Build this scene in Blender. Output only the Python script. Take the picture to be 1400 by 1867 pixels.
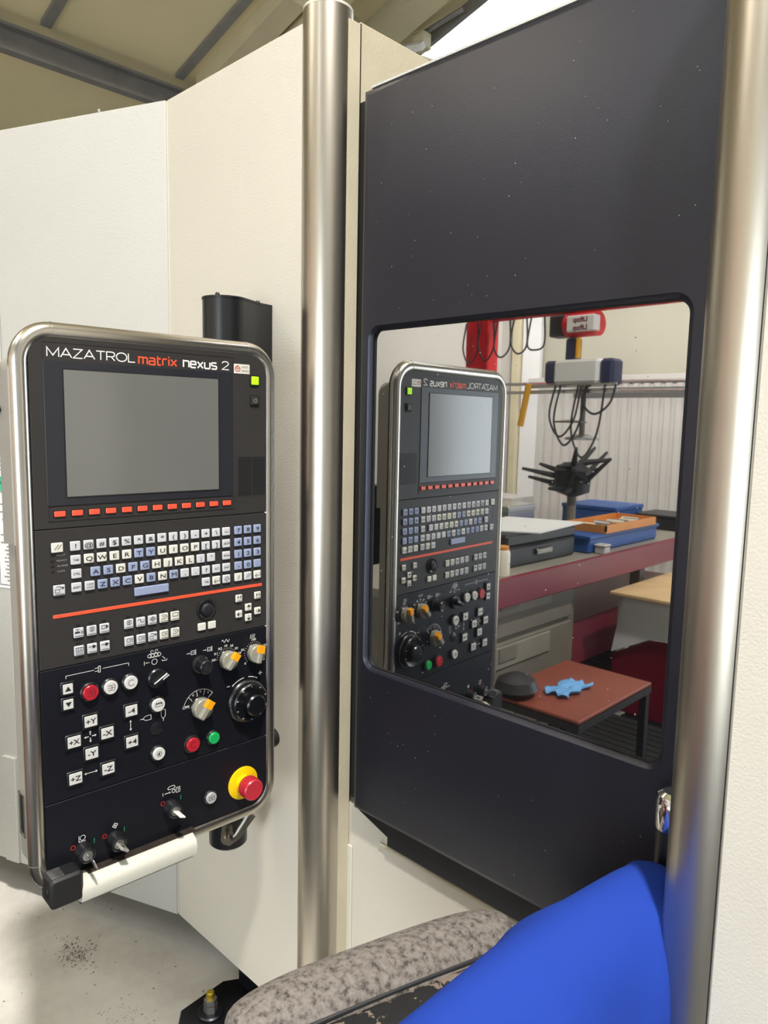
import bpy, bmesh, math, random
from mathutils import Vector, Matrix
random.seed(7)
scene = bpy.context.scene
for o in list(bpy.data.objects):
    bpy.data.objects.remove(o, do_unlink=True)
COL = scene.collection
R = math.radians

# ------------------------------------------------------------------ camera
cam_d = bpy.data.cameras.new('camera')
cam = bpy.data.objects.new('camera', cam_d)
COL.objects.link(cam)
scene.camera = cam
cam_d.sensor_fit = 'VERTICAL'
cam_d.sensor_height = 36.0
cam_d.lens = 36.0 * 1335.0 / 1867.0
cam_d.clip_start = 0.02
cam_d.clip_end = 60
CR, CU, CF = Vector((0.7163208, 0.6974915, 0.01975134)), Vector((-0.09787565, 0.07241086, 0.99256084)), Vector((-0.69087254, 0.71292515, -0.12013684))
mw = Matrix((CR, CU, -CF)).transposed().to_4x4()
mw.translation = Vector((0, 0, 1.55))
cam.matrix_world = mw

# ------------------------------------------------------------------ view + world
vs = scene.view_settings
vs.view_transform = 'Standard'
vs.look = 'None'
vs.gamma = 1.0
vs.use_curve_mapping = False
vs.exposure = -0.17
world = bpy.data.worlds.new('workshop_world')
scene.world = world
world.use_nodes = True
world.node_tree.nodes['Background'].inputs[0].default_value = (0.75, 0.8, 0.9, 1)
world.node_tree.nodes['Background'].inputs[1].default_value = 0.6

# ------------------------------------------------------------------ large lights (added strip wash and gate daylight)
def area(name, loc, target, sx, sy, energy, col=(1, 1, 1)):
    d = bpy.data.lights.new(name, 'AREA')
    d.shape = 'RECTANGLE'
    d.size, d.size_y = sx, sy
    d.energy = energy
    d.color = col
    o = bpy.data.objects.new(name, d)
    COL.objects.link(o)
    o.location = loc
    v = Vector(target) - Vector(loc)
    o.rotation_euler = v.to_track_quat('-Z', 'Y').to_euler()
    return o
# compact bay lamps under the roof; the third is added to brighten the bench
LAMPS = [((1.00, -0.30, 5.25), 440, (1.0, 0.95, 0.88)), ((-2.80, -1.47, 4.30), 55, (1.0, 0.84, 0.62)), ((-0.70, -1.90, 3.70), 16, (1.0, 0.97, 0.92))]
for i, (p, en, c) in enumerate(LAMPS):
    d = bpy.data.lights.new('bay_lamp_light', 'AREA' if i == 0 else 'POINT')
    d.energy = en
    d.color = c
    if i == 0:
        d.shape = 'DISK'
        d.size = 0.26
    else:
        d.shadow_soft_size = 0.09
    o = bpy.data.objects.new('bay_lamp_light', d)
    COL.objects.link(o)
    o.location = p
# added strip wash, brightens the partition mirrored in the door window
area('added_strip_wash', (-2.45, -2.98, 2.93), (-2.45, -4.4, 1.3), 3.4, 0.12, 100, (1.0, 0.97, 0.92))
area('added_strip_wash', (-5.75, -2.98, 2.93), (-5.75, -4.4, 1.8), 2.6, 0.12, 42, (1.0, 0.97, 0.92))
# added daylight from an unseen gate, brightens the lower casing
area('added_gate_daylight', (1.7, -6.05, 1.3), (1.2, 0, 0.9), 3.0, 2.4, 240, (0.80, 0.91, 1.0))
# ------------------------------------------------------------------ materials
def lin(c):
    c /= 255.0
    return c / 12.92 if c <= 0.04045 else ((c + 0.055) / 1.055) ** 2.4
def rgb(r, g, b):
    return (lin(r), lin(g), lin(b), 1)
MATS = {}
def mat(name, col, rough=0.5, metal=0.0, var=0.06, vscale=6.0, bump=0.0, bscale=60.0, spec=0.5, emit=None, estr=0.0, coat=0.0, stretch=None):
    m = bpy.data.materials.new(name)
    m.use_nodes = True
    nt = m.node_tree
    b = nt.nodes['Principled BSDF']
    tc = nt.nodes.new('ShaderNodeTexCoord')
    src = tc.outputs['Object']
    if stretch:
        mp = nt.nodes.new('ShaderNodeMapping')
        mp.inputs['Scale'].default_value = stretch
        nt.links.new(src, mp.inputs['Vector'])
        src = mp.outputs['Vector']
    n = nt.nodes.new('ShaderNodeTexNoise')
    n.inputs['Scale'].default_value = vscale
    n.inputs['Detail'].default_value = 4
    nt.links.new(src, n.inputs['Vector'])
    cr = nt.nodes.new('ShaderNodeValToRGB')
    c = col
    cr.color_ramp.elements[0].position = 0.3
    cr.color_ramp.elements[1].position = 0.7
    cr.color_ramp.elements[0].color = (c[0] * (1 - var), c[1] * (1 - var), c[2] * (1 - var), 1)
    cr.color_ramp.elements[1].color = (min(1, c[0] * (1 + var)), min(1, c[1] * (1 + var)), min(1, c[2] * (1 + var)), 1)
    nt.links.new(n.outputs['Fac'], cr.inputs['Fac'])
    nt.links.new(cr.outputs['Color'], b.inputs['Base Color'])
    b.inputs['Roughness'].default_value = rough
    b.inputs['Metallic'].default_value = metal
    b.inputs['Specular IOR Level'].default_value = spec
    if coat:
        b.inputs['Coat Weight'].default_value = coat
        b.inputs['Coat Roughness'].default_value = 0.1
    if bump:
        n2 = nt.nodes.new('ShaderNodeTexNoise')
        n2.inputs['Scale'].default_value = bscale
        n2.inputs['Detail'].default_value = 3
        nt.links.new(src, n2.inputs['Vector'])
        bp = nt.nodes.new('ShaderNodeBump')
        bp.inputs['Strength'].default_value = bump
        bp.inputs['Distance'].default_value = 0.002
        nt.links.new(n2.outputs['Fac'], bp.inputs['Height'])
        nt.links.new(bp.outputs['Normal'], b.inputs['Normal'])
    if emit:
        b.inputs['Emission Color'].default_value = emit
        b.inputs['Emission Strength'].default_value = estr
    MATS[name] = m
    return m
mat('casing_white', rgb(204, 199, 187), 0.42, 0, 0.02, 3, 0.25, 260)
mat('casing_grey', rgb(188, 188, 183), 0.45, 0, 0.02, 3, 0.35, 200)
mat('casing_beige', rgb(190, 181, 158), 0.5, 0, 0.06, 8, 0.3, 200)
mat('door_black', rgb(18, 19, 29), 0.37, 0, 0.06, 5, 0.12, 500, spec=0.62)
mat('recess_black', rgb(20, 21, 26), 0.5, 0, 0.1, 6)
mat('rail_black', rgb(12, 13, 17), 0.35)
mat('column_steel', rgb(190, 183, 170), 0.33, 1.0, 0.10, 7, 0.06, 40, stretch=(1, 1, 0.12))
mat('frame_steel', rgb(205, 200, 190), 0.27, 1.0, 0.04, 9)
mat('chrome', rgb(232, 232, 232), 0.07, 1.0, 0.01)
mat('dark_metal', rgb(120, 116, 108), 0.35, 1.0, 0.15, 60)
mat('panel_plate_lit', rgb(50, 48, 47), 0.42, 0, 0.05, 12, 0.05, 600, spec=0.25)  # lighter copy of the face material, light on the upper plates painted in
mat('panel_plate_shaded', rgb(19, 20, 26), 0.40, 0, 0.05, 12, 0.05, 600, spec=0.3)  # same face material darkened, shade on the lower plates painted in
mat('bezel_black', rgb(34, 35, 42), 0.35, 0, 0.04)
mat('seam_black', rgb(8, 8, 9), 0.6)
mat('screen_glass', rgb(104, 104, 101), 0.16, 0, 0.03, 4, spec=0.6, coat=0.15)  # grey base stands in for reflected haze on the dark screen
mat('housing_grey', rgb(176, 172, 164), 0.35, 0.3, 0.03)
mat('post_black', rgb(22, 23, 25), 0.32, 0, 0.05)
mat('rubber_black', rgb(24, 24, 26), 0.55, 0, 0.1, 20, 0.1, 80)
mat('rubber_worn', rgb(70, 70, 70), 0.5, 0, 0.5, 40, 0.3, 120)
mat('key_grey', rgb(196, 197, 200), 0.4, 0, 0.03)
mat('key_cream', rgb(212, 210, 199), 0.4, 0, 0.03)
mat('key_blue', rgb(142, 153, 182), 0.4, 0, 0.03)
mat('print_white', rgb(225, 224, 220), 0.5, 0, 0.01)
mat('print_grey', rgb(140, 138, 136), 0.5, 0, 0.01)
mat('print_black', rgb(34, 34, 40), 0.5, 0, 0.01)
mat('print_orange', rgb(226, 84, 52), 0.45, 0, 0.02)
mat('print_red', rgb(176, 40, 40), 0.5, 0, 0.02)
mat('print_green', rgb(30, 140, 100), 0.5, 0, 0.02)
mat('soft_orange', rgb(236, 84, 58), 0.35, 0, 0.03)
mat('button_white', rgb(205, 204, 200), 0.35, 0, 0.02)
mat('button_grey', rgb(172, 172, 172), 0.35, 0, 0.02)
mat('button_red', rgb(176, 30, 44), 0.3, 0, 0.04)
mat('button_green', rgb(24, 168, 84), 0.3, 0, 0.04)
mat('lamp_green', rgb(150, 220, 10), 0.4, 0, 0.02, emit=rgb(175, 240, 0), estr=0.9)
mat('estop_red', rgb(182, 40, 56), 0.35, 0, 0.04)
mat('estop_yellow', rgb(236, 196, 0), 0.4, 0, 0.04)
mat('knob_grey', rgb(142, 140, 128), 0.35, 0, 0.05)
mat('knob_orange', rgb(238, 160, 20), 0.35, 0, 0.03)
mat('knob_black', rgb(26, 27, 30), 0.3, 0, 0.05)
mat('wheel_black', rgb(16, 17, 20), 0.28, 0, 0.05)
mat('bar_white', rgb(206, 204, 192), 0.38, 0, 0.03)
mat('ruler_steel', rgb(92, 82, 74), 0.4, 0.7, 0.25, 50)
mat('tag_clear', rgb(150, 148, 144), 0.2, 0, 0.1, 40)
mat('paper', rgb(232, 234, 236), 0.7, 0, 0.02)
mat('sheet_green', rgb(60, 186, 140), 0.6, 0, 0.03)
mat('jacket_blue', rgb(28, 58, 150), 0.85, 0, 0.07, 5, 0.12, 300, spec=0.2)
mat('chair_frame', rgb(24, 24, 26), 0.4)
mat('beam_grey', rgb(138, 138, 138), 0.5, 0.3, 0.1, 8)
mat('beam_cream', rgb(206, 198, 168), 0.6, 0, 0.05)
mat('roof_beige', rgb(222, 212, 174), 0.7, 0, 0.05, 1.2)
mat('wall_paint', rgb(150, 150, 150), 0.7, 0, 0.04, 1)
mat('rib_grey', rgb(196, 194, 190), 0.55, 0, 0.03, 3)
mat('red_paint', rgb(214, 20, 38), 0.4, 0, 0.04)
mat('maroon', rgb(118, 22, 44), 0.4, 0, 0.06)
mat('cabinet_taupe', rgb(128, 122, 112), 0.5, 0, 0.06)
mat('cabinet_light', rgb(150, 146, 134), 0.5, 0, 0.06)
mat('wood_top', rgb(216, 186, 140), 0.5, 0, 0.1, 9)
mat('brown_top', rgb(134, 68, 52), 0.4, 0, 0.1, 6)
mat('cloth_blue', rgb(110, 170, 226), 0.9, 0, 0.1)
mat('case_black', rgb(34, 35, 38), 0.5, 0, 0.1)
mat('box_blue', rgb(36, 84, 156), 0.5, 0, 0.05)
mat('box_orange', rgb(214, 140, 60), 0.5, 0, 0.08)
mat('steel_bright', rgb(200, 202, 204), 0.25, 0.9, 0.05)
mat('yellow_paint', rgb(232, 170, 30), 0.4, 0, 0.04)
mat('column_blue', rgb(96, 120, 156), 0.5, 0, 0.05)
mat('navy', rgb(36, 44, 84), 0.5)
mat('lamp_white', rgb(250, 250, 245), 0.5, 0, 0.0, emit=(1, 0.93, 0.8, 1), estr=6.0)
mat('rooflight', rgb(250, 250, 250), 0.6, 0, 0.0, emit=(0.88, 0.95, 1, 1), estr=3.0)
mat('wall_white', rgb(222, 219, 212), 0.7, 0, 0.03, 1)
mat('wall_upper', rgb(176, 174, 158), 0.7, 0, 0.03, 1)
mat('added_gate_glow', rgb(250, 250, 250), 0.6, 0, 0.0, emit=(0.85, 0.93, 1, 1), estr=1.2)  # glow of the added gate
mat('mat_rubber', rgb(34, 35, 35), 0.8, 0, 0.1, 8, 0.3, 60)
mat('lamp_housing', rgb(232, 228, 214), 0.45)
mat('brass', rgb(206, 176, 60), 0.35, 0.8, 0.1)
mat('zinc', rgb(150, 150, 146), 0.35, 0.8, 0.15, 40)

for nm_ in ('door_black', 'panel_plate_shaded', 'rail_black'):
    MATS[nm_].node_tree.nodes['Principled BSDF'].inputs['Specular Tint'].default_value = (0.84, 0.87, 1.0, 1)
# window pane: dark reflective safety glass
m = mat('pane_glass', rgb(16, 17, 19), 0.08, 0, 0.0)
nt = m.node_tree
b = nt.nodes['Principled BSDF']
b.inputs['IOR'].default_value = 1.5
gl = nt.nodes.new('ShaderNodeBsdfGlossy')
gl.inputs['Color'].default_value = (0.92, 0.93, 0.93, 1)
gl.inputs['Roughness'].default_value = 0.016
mx = nt.nodes.new('ShaderNodeMixShader')
mx.inputs[0].default_value = 0.48
out = nt.nodes['Material Output']
nt.links.new(b.outputs[0], mx.inputs[1])
nt.links.new(gl.outputs[0], mx.inputs[2])
nt.links.new(mx.outputs[0], out.inputs['Surface'])
tcg = nt.nodes.new('ShaderNodeTexCoord')
nzg = nt.nodes.new('ShaderNodeTexNoise')
nzg.inputs['Scale'].default_value = 2.2
bpg = nt.nodes.new('ShaderNodeBump')
bpg.inputs['Strength'].default_value = 0.02
bpg.inputs['Distance'].default_value = 0.01
nt.links.new(tcg.outputs['Object'], nzg.inputs['Vector'])
nt.links.new(nzg.outputs['Fac'], bpg.inputs['Height'])
nt.links.new(bpg.outputs['Normal'], gl.inputs['Normal'])

def ramp_mat(name, cols, scale, rough, detail=6, bump=0.0, bscale=None, pos=None):
    m = bpy.data.materials.new(name)
    m.use_nodes = True
    nt = m.node_tree
    b = nt.nodes['Principled BSDF']
    tc = nt.nodes.new('ShaderNodeTexCoord')
    n = nt.nodes.new('ShaderNodeTexNoise')
    n.inputs['Scale'].default_value = scale
    n.inputs['Detail'].default_value = detail
    n.inputs['Roughness'].default_value = 0.65
    nt.links.new(tc.outputs['Object'], n.inputs['Vector'])
    cr = nt.nodes.new('ShaderNodeValToRGB')
    els = cr.color_ramp.elements
    pos = pos or [0.35 + 0.3 * i / (len(cols) - 1) for i in range(len(cols))]
    while len(els) < len(cols):
        els.new(0.5)
    for e, p, c in zip(els, pos, cols):
        e.position = p
        e.color = c
    nt.links.new(n.outputs['Fac'], cr.inputs['Fac'])
    nt.links.new(cr.outputs['Color'], b.inputs['Base Color'])
    b.inputs['Roughness'].default_value = rough
    if bump:
        n2 = nt.nodes.new('ShaderNodeTexNoise')
        n2.inputs['Scale'].default_value = bscale or scale
        n2.inputs['Detail'].default_value = 5
        nt.links.new(tc.outputs['Object'], n2.inputs['Vector'])
        bp = nt.nodes.new('ShaderNodeBump')
        bp.inputs['Strength'].default_value = bump
        bp.inputs['Distance'].default_value = 0.003
        nt.links.new(n2.outputs['Fac'], bp.inputs['Height'])
        nt.links.new(bp.outputs['Normal'], b.inputs['Normal'])
    MATS[name] = m
    return m
ramp_mat('concrete', [rgb(208, 205, 199), rgb(228, 225, 219), rgb(237, 234, 229)], 3.0, 0.45, 9, 0.12, 30)
ramp_mat('worn_suede', [rgb(66, 60, 57), rgb(112, 106, 101), rgb(132, 126, 121)], 95, 0.9, 10, 0.5, 260, [0.36, 0.49, 0.66])
ramp_mat('peeled_vinyl', [rgb(22, 22, 24), rgb(26, 26, 28), rgb(120, 108, 98), rgb(132, 120, 110)], 13, 0.7, 5, 0.4, 60, [0.3, 0.50, 0.515, 0.8])

# ------------------------------------------------------------------ mesh helpers
IDT = lambda a, b, c: (a, b, c)
PT = lambda a, b, c: (c, a, b)          # panel drawing: a = across, b = up, c = out of the face
class MB:
    def __init__(s):
        s.v, s.f = [], []
    def add(s, vs, fs, T=IDT):
        n = len(s.v)
        s.v += [T(*p) for p in vs]
        s.f += [tuple(i + n for i in f) for f in fs]
        return s
    def box(s, x0, x1, y0, y1, z0, z1, b=0.0, T=IDT):
        if b <= 0:
            vs = [(x, y, z) for z in (z0, z1) for y in (y0, y1) for x in (x0, x1)]
            return s.add(vs, [(0, 2, 3, 1), (4, 5, 7, 6), (0, 1, 5, 4), (2, 6, 7, 3), (0, 4, 6, 2), (1, 3, 7, 5)], T)
        lo, hi = (x0, y0, z0), (x1, y1, z1)
        vs, ix = [], {}
        for cx in (0, 1):
            for cy in (0, 1):
                for cz in (0, 1):
                    c = (cx, cy, cz)
                    for ax in range(3):
                        p = [hi[i] if c[i] else lo[i] for i in range(3)]
                        for i in range(3):
                            if i != ax:
                                p[i] += -b if c[i] else b
                        ix[c + (ax,)] = len(vs)
                        vs.append(tuple(p))
        fs = []
        for ax in range(3):
            o = [i for i in range(3) if i != ax]
            for sgn in (0, 1):
                q = []
                for a, bb in ((0, 0), (1, 0), (1, 1), (0, 1)):
                    c = [0, 0, 0]
                    c[ax], c[o[0]], c[o[1]] = sgn, a, bb
                    q.append(ix[tuple(c) + (ax,)])
                fs.append(tuple(q))
            # edges parallel to ax
            for a in (0, 1):
                for bb in (0, 1):
                    c0, c1 = [0, 0, 0], [0, 0, 0]
                    c0[o[0]] = c1[o[0]] = a
                    c0[o[1]] = c1[o[1]] = bb
                    c1[ax] = 1
                    c0, c1 = tuple(c0), tuple(c1)
                    fs.append((ix[c0 + (o[0],)], ix[c1 + (o[0],)], ix[c1 + (o[1],)], ix[c0 + (o[1],)]))
        for cx in (0, 1):
            for cy in (0, 1):
                for cz in (0, 1):
                    fs.append(tuple(ix[(cx, cy, cz, a)] for a in range(3)))
        return s.add(vs, fs, T)
    def prism(s, pts, c0, c1, ch=0.0, T=IDT):
        n = len(pts)
        rings = [[(p[0], p[1], c0) for p in pts], [(p[0], p[1], c1 - ch) for p in pts]]
        if ch > 0:
            rings.append([(p[0], p[1], c1) for p in offset(pts, -ch)])
        vs = [p for r in rings for p in r]
        fs = [tuple(range(n))[::-1]]
        for k in range(len(rings) - 1):
            for i in range(n):
                j = (i + 1) % n
                fs.append((k * n + i, k * n + j, (k + 1) * n + j, (k + 1) * n + i))
        fs.append(tuple(range((len(rings) - 1) * n, len(rings) * n)))
        return s.add(vs, fs, T)
    def lathe(s, prof, n=24, T=IDT, c=(0, 0)):
        vs, fs = [], []
        for r, h in prof:
            for i in range(n):
                a = 2 * math.pi * i / n
                vs.append((c[0] + r * math.cos(a), c[1] + r * math.sin(a), h))
        for k in range(len(prof) - 1):
            for i in range(n):
                j = (i + 1) % n
                fs.append((k * n + i, k * n + j, (k + 1) * n + j, (k + 1) * n + i))
        fs.append(tuple(range(n))[::-1])
        fs.append(tuple(range((len(prof) - 1) * n, len(prof) * n)))
        return s.add(vs, fs, T)
    def tube(s, path, r, n=12, closed=False, T=IDT, flat=1.0):
        P = [Vector(p) for p in path]
        m = len(P)
        rr = r if isinstance(r, (list, tuple)) else [r] * m
        tans = []
        for i in range(m):
            if closed:
                t = P[(i + 1) % m] - P[i - 1]
            else:
                t = P[min(i + 1, m - 1)] - P[max(i - 1, 0)]
            tans.append(t.normalized())
        up = Vector((0, 0, 1))
        if abs(tans[0].dot(up)) > 0.9:
            up = Vector((1, 0, 0))
        nrm = (up - tans[0] * up.dot(tans[0])).normalized()
        vs, fs = [], []
        for i in range(m):
            if i:
                nrm = (nrm - tans[i] * nrm.dot(tans[i])).normalized()
            bn = tans[i].cross(nrm)
            for k in range(n):
                a = 2 * math.pi * k / n
                vs.append(tuple(P[i] + (nrm * math.cos(a) + bn * math.sin(a) * flat) * rr[i]))
        for i in range(m if closed else m - 1):
            j = (i + 1) % m
            for k in range(n):
                l = (k + 1) % n
                fs.append((i * n + k, i * n + l, j * n + l, j * n + k))
        if not closed:
            fs.append(tuple(range(n))[::-1])
            fs.append(tuple(range((m - 1) * n, m * n)))
        return s.add(vs, fs, T)
    def stroke(s, pts, w, z=0.0, T=IDT, closed=False):
        P = [Vector((p[0], p[1])) for p in pts]
        m = len(P)
        L, Rr = [], []
        for i in range(m):
            a = P[i] - P[i - 1] if (i or closed) else P[1] - P[0]
            b = P[(i + 1) % m] - P[i] if (i < m - 1 or closed) else P[-1] - P[-2]
            a, b = a.normalized(), b.normalized()
            t = a + b
            if t.length < 1e-4:
                t = a
            t.normalize()
            nn = Vector((-t.y, t.x))
            k = 1 / max(0.45, nn.dot(Vector((-a.y, a.x))))
            L.append(P[i] + nn * w / 2 * k)
            Rr.append(P[i] - nn * w / 2 * k)
        vs = [(p.x, p.y, z) for p in L] + [(p.x, p.y, z) for p in Rr]
        fs = []
        for i in range(m if closed else m - 1):
            j = (i + 1) % m
            fs.append((i, m + i, m + j, j))
        return s.add(vs, fs, T)
    def disc(s, c, r, z=0.0, n=16, T=IDT):
        return s.add([(c[0] + r * math.cos(2 * math.pi * i / n), c[1] + r * math.sin(2 * math.pi * i / n), z) for i in range(n)], [tuple(range(n))], T)
    def poly(s, pts, z=0.0, T=IDT):
        return s.add([(p[0], p[1], z) for p in pts], [tuple(range(len(pts)))], T)
    def mesh(s, name, material, sharp=35):
        xs = [min(p[i] for p in s.v) for i in range(3)]
        xe = [max(p[i] for p in s.v) for i in range(3)]
        c = Vector([(a + b) / 2 for a, b in zip(xs, xe)])
        me = bpy.data.meshes.new(name)
        me.from_pydata([tuple(Vector(p) - c) for p in s.v], [], s.f)
        bm = bmesh.new()
        bm.from_mesh(me)
        bmesh.ops.recalc_face_normals(bm, faces=bm.faces)
        bm.to_mesh(me)
        bm.free()
        me.polygons.foreach_set('use_smooth', [True] * len(me.polygons))
        me.set_sharp_from_angle(angle=R(sharp))
        me.materials.append(MATS[material] if isinstance(material, str) else material)
        return me, c
    def build(s, name, material, parent=None, sharp=35):
        me, c = s.mesh(name, material, sharp)
        return place(name, me, c, parent)
ORG = {}
def place(name, me, c, parent=None):
    o = bpy.data.objects.new(name, me)
    COL.objects.link(o)
    c = Vector(c)
    if parent:
        o.parent = parent
        o.location = c - ORG[parent.name]
    else:
        o.location = c
    ORG[o.name] = c
    return o
def offset(pts, d):
    n = len(pts)
    ar = sum(pts[i][0] * pts[(i + 1) % n][1] - pts[(i + 1) % n][0] * pts[i][1] for i in range(n))
    sg = 1 if ar > 0 else -1
    o = []
    for i in range(n):
        a = Vector(pts[i][:2]) - Vector(pts[i - 1][:2])
        b = Vector(pts[(i + 1) % n][:2]) - Vector(pts[i][:2])
        a, b = a.normalized(), b.normalized()
        t = (a + b)
        t = t.normalized() if t.length > 1e-6 else a
        nn = Vector((t.y, -t.x)) * sg
        k = 1 / max(0.5, nn.dot(Vector((a.y, -a.x)) * sg))
        o.append((pts[i][0] + nn.x * d * k, pts[i][1] + nn.y * d * k))
    return o
def rrect(x0, x1, y0, y1, r, n=5):
    rs = r if isinstance(r, (list, tuple)) else [r] * 4      # BL, BR, TR, TL
    cs = [(x0, y0, 1, 1, 180), (x1, y0, -1, 1, 270), (x1, y1, -1, -1, 0), (x0, y1, 1, -1, 90)]
    o = []
    for (x, y, sx, sy, a0), q in zip(cs, rs):
        if q <= 0:
            o.append((x, y))
            continue
        for i in range(n + 1):
            a = R(a0 + 90 * i / n)
            o.append((x + sx * q + q * math.cos(a), y + sy * q + q * math.sin(a)))
    return o
def arc(cx, cy, r, a0, a1, n=12):
    return [(cx + r * math.cos(R(a0 + (a1 - a0) * i / n)), cy + r * math.sin(R(a0 + (a1 - a0) * i / n))) for i in range(n + 1)]
def root(name, label, cat, loc, rotz=0, group=None, org=None):
    o = bpy.data.objects.new(name, None)
    o.empty_display_size = 0.1
    COL.objects.link(o)
    o.location = loc
    o.rotation_euler = (0, 0, rotz)
    o['label'] = label
    o['category'] = cat
    if group:
        o['group'] = group
    ORG[o.name] = Vector(org if org is not None else loc)
    return o
def tag(o, label, cat, group=None):
    o['label'] = label
    o['category'] = cat
    if group:
        o['group'] = group
    return o
def struct(o):
    o['kind'] = 'structure'
    return o
TXT = {}
def text_geo(s, size=1.0, sx=1.0, bold=0.0, align='CENTER'):
    key = (s, bold)
    if key not in TXT:
        cu = bpy.data.curves.new('text', 'FONT')
        cu.body = s
        cu.size = 1.0
        cu.resolution_u = 3
        cu.offset = bold
        cu.align_x = 'LEFT'
        ob = bpy.data.objects.new('text', cu)
        COL.objects.link(ob)
        dg = bpy.context.evaluated_depsgraph_get()
        me = bpy.data.meshes.new_from_object(ob.evaluated_get(dg))
        vs = [tuple(v.co) for v in me.vertices]
        fs = [tuple(p.vertices) for p in me.polygons]
        bpy.data.objects.remove(ob, do_unlink=True)
        bpy.data.curves.remove(cu)
        bpy.data.meshes.remove(me)
        TXT[key] = (vs, fs)
    vs, fs = TXT[key]
    x0, x1 = min(v[0] for v in vs), max(v[0] for v in vs)
    y0, y1 = min(v[1] for v in vs), max(v[1] for v in vs)
    return vs, fs, x0, x1, y0, y1
def text_into(mb, s, cx, cy, z, height=None, width=None, T=PT, bold=0.0, sx=1.0, align='C', cap=0.7):
    """text centred on (cx, cy); height = cap height in the drawing's unit"""
    vs, fs, x0, x1, y0, y1 = text_geo(s, bold=bold)
    k = height / cap
    kx = k * sx
    if width:
        kx = min(kx, width / (x1 - x0)) if height else width / (x1 - x0)
    ox = cx - (x0 + x1) / 2 * kx if align == 'C' else cx - x0 * kx
    mb.add([(ox + v[0] * kx, cy - cap * k / 2 + v[1] * k, z) for v in vs], fs, T)

# ================================================================== the hall
fl = MB().box(-8, 4.5, -6.2, 8, -0.1, 0).build('floor', 'concrete')
struct(fl)
RZ = lambda x: 5.70 + 0.27 * x            # mono-pitch roof, falling towards -X
def roofT(x, y, d):                        # d = distance below the roof sheet
    return (x, y, RZ(x) - d)
struct(MB().box(-8, 4.5, -6.2, 8, -0.12, 0, T=lambda x, y, d: roofT(x, y, d)).build('ceiling', 'roof_beige'))
struct(MB().prism(rrect(0.2, 3.2, 0.1, 3.1, 0.02, 2), -6.2, -6.17, T=lambda a, b, c: (a, c, b)).build('added_gate', 'added_gate_glow'))  # added glowing gate, out of view
struct(MB().box(-8.1, -8, -6.2, 8, 0, 3.7).build('wall_left', 'wall_paint'))
struct(MB().box(-8, 4.5, -6.3, -6.2, 0, 7.0).build('wall_back', 'wall_paint'))
struct(MB().box(-8, 4.5, 8, 8.1, 0, 7.0).build('wall_front', 'wall_paint'))
struct(MB().box(4.5, 4.6, -6.2, 8, 0, 7.0).build('wall_right', 'wall_paint'))
struct(MB().box(-8, -4.67, -4.45, -4.38, 0, 3.5).build('wall_inner', 'wall_white'))
struct(MB().box(-4.67, 0.4, -4.45, -4.38, 2.03, 4.4).build('wall_inner_upper', 'wall_upper'))
n_tr = [0]
def trim(x0, x1, y0, y1, d0, d1, m, flat=None):
    n_tr[0] += 1
    if flat is None:
        o = MB().box(x0, x1, y0, y1, d0, d1, T=roofT)
    else:
        o = MB().box(x0, x1, y0, y1, flat[0], flat[1])
    return struct(o.build('trim_%d' % n_tr[0], m))
# steel purlin running across the roof: channel section with two flanges
pz = 4.06
pm = MB().box(-5.53, -5.50, -6.0, 7.8, pz - 0.075, pz + 0.055)
pm.box(-5.53, -5.44, -6.0, 7.8, pz + 0.055, pz + 0.075).box(-5.53, -5.45, -6.0, 7.8, pz - 0.095, pz - 0.075)
n_tr[0] += 1
struct(pm.build('trim_1', 'beam_grey'))
pm = MB().box(-7.45, -7.42, -6.0, 7.8, 3.35, 3.53).box(-7.45, -7.32, -6.0, 7.8, 3.53, 3.555)
n_tr[0] += 1
struct(pm.build('trim_2', 'beam_cream'))
for y in (2.2, 3.22):                      # grey joint strips between the roof sheets
    trim(-5.45, 4.0, y - 0.035, y + 0.035, 0.0, 0.03, 'beam_grey')
trim(-5.40, 4.0, 3.34, 3.52, 0.0, 0.13, 'beam_cream')
trim(-5.40, 4.0, 3.56, 3.70, 0.05, 0.20, 'beam_cream')
trim(-5.40, 4.0, 4.10, 4.34, 0.0, 0.14, 'beam_cream')
trim(-7.9, 4.0, 4.62, 4.66, 0.0, 0.08, 'beam_grey')
for y in (-5.2, -4.0, -1.6, -0.4, 0.8):
    trim(-7.9, 4.0, y - 0.05, y + 0.05, 0.0, 0.12, 'beam_grey')
trim(-2.8, -2.6, -6.0, 7.8, 0.14, 0.34, 'beam_cream', flat=(RZ(-2.7) - 0.4, RZ(-2.7) - 0.18))
# cream braces between the rafters
br = MB().tube([(-4.35, 3.05, 4.62), (-3.9, 4.35, 4.12)], 0.085, 4)
n_tr[0] += 1
struct(br.build('trim_%d' % n_tr[0], 'beam_cream'))
br = MB().tube([(-4.5, 3.6, 4.40), (-4.1, 4.9, 4.45)], 0.03, 4)
n_tr[0] += 1
struct(br.build('trim_%d' % n_tr[0], 'beam_cream'))
# translucent roof sheets
for i, (x0, x1, y0, y1) in enumerate([(-5.2, -0.2, 4.72, 6.3), (-4.6, 0.2, -3.65, -2.35), (0.4, 4.0, -1.25, 0.05)]):
    struct(MB().box(x0, x1, y0, y1, 0.0, 0.02, T=roofT).build('window_%d' % (i + 1), 'rooflight'))

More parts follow.
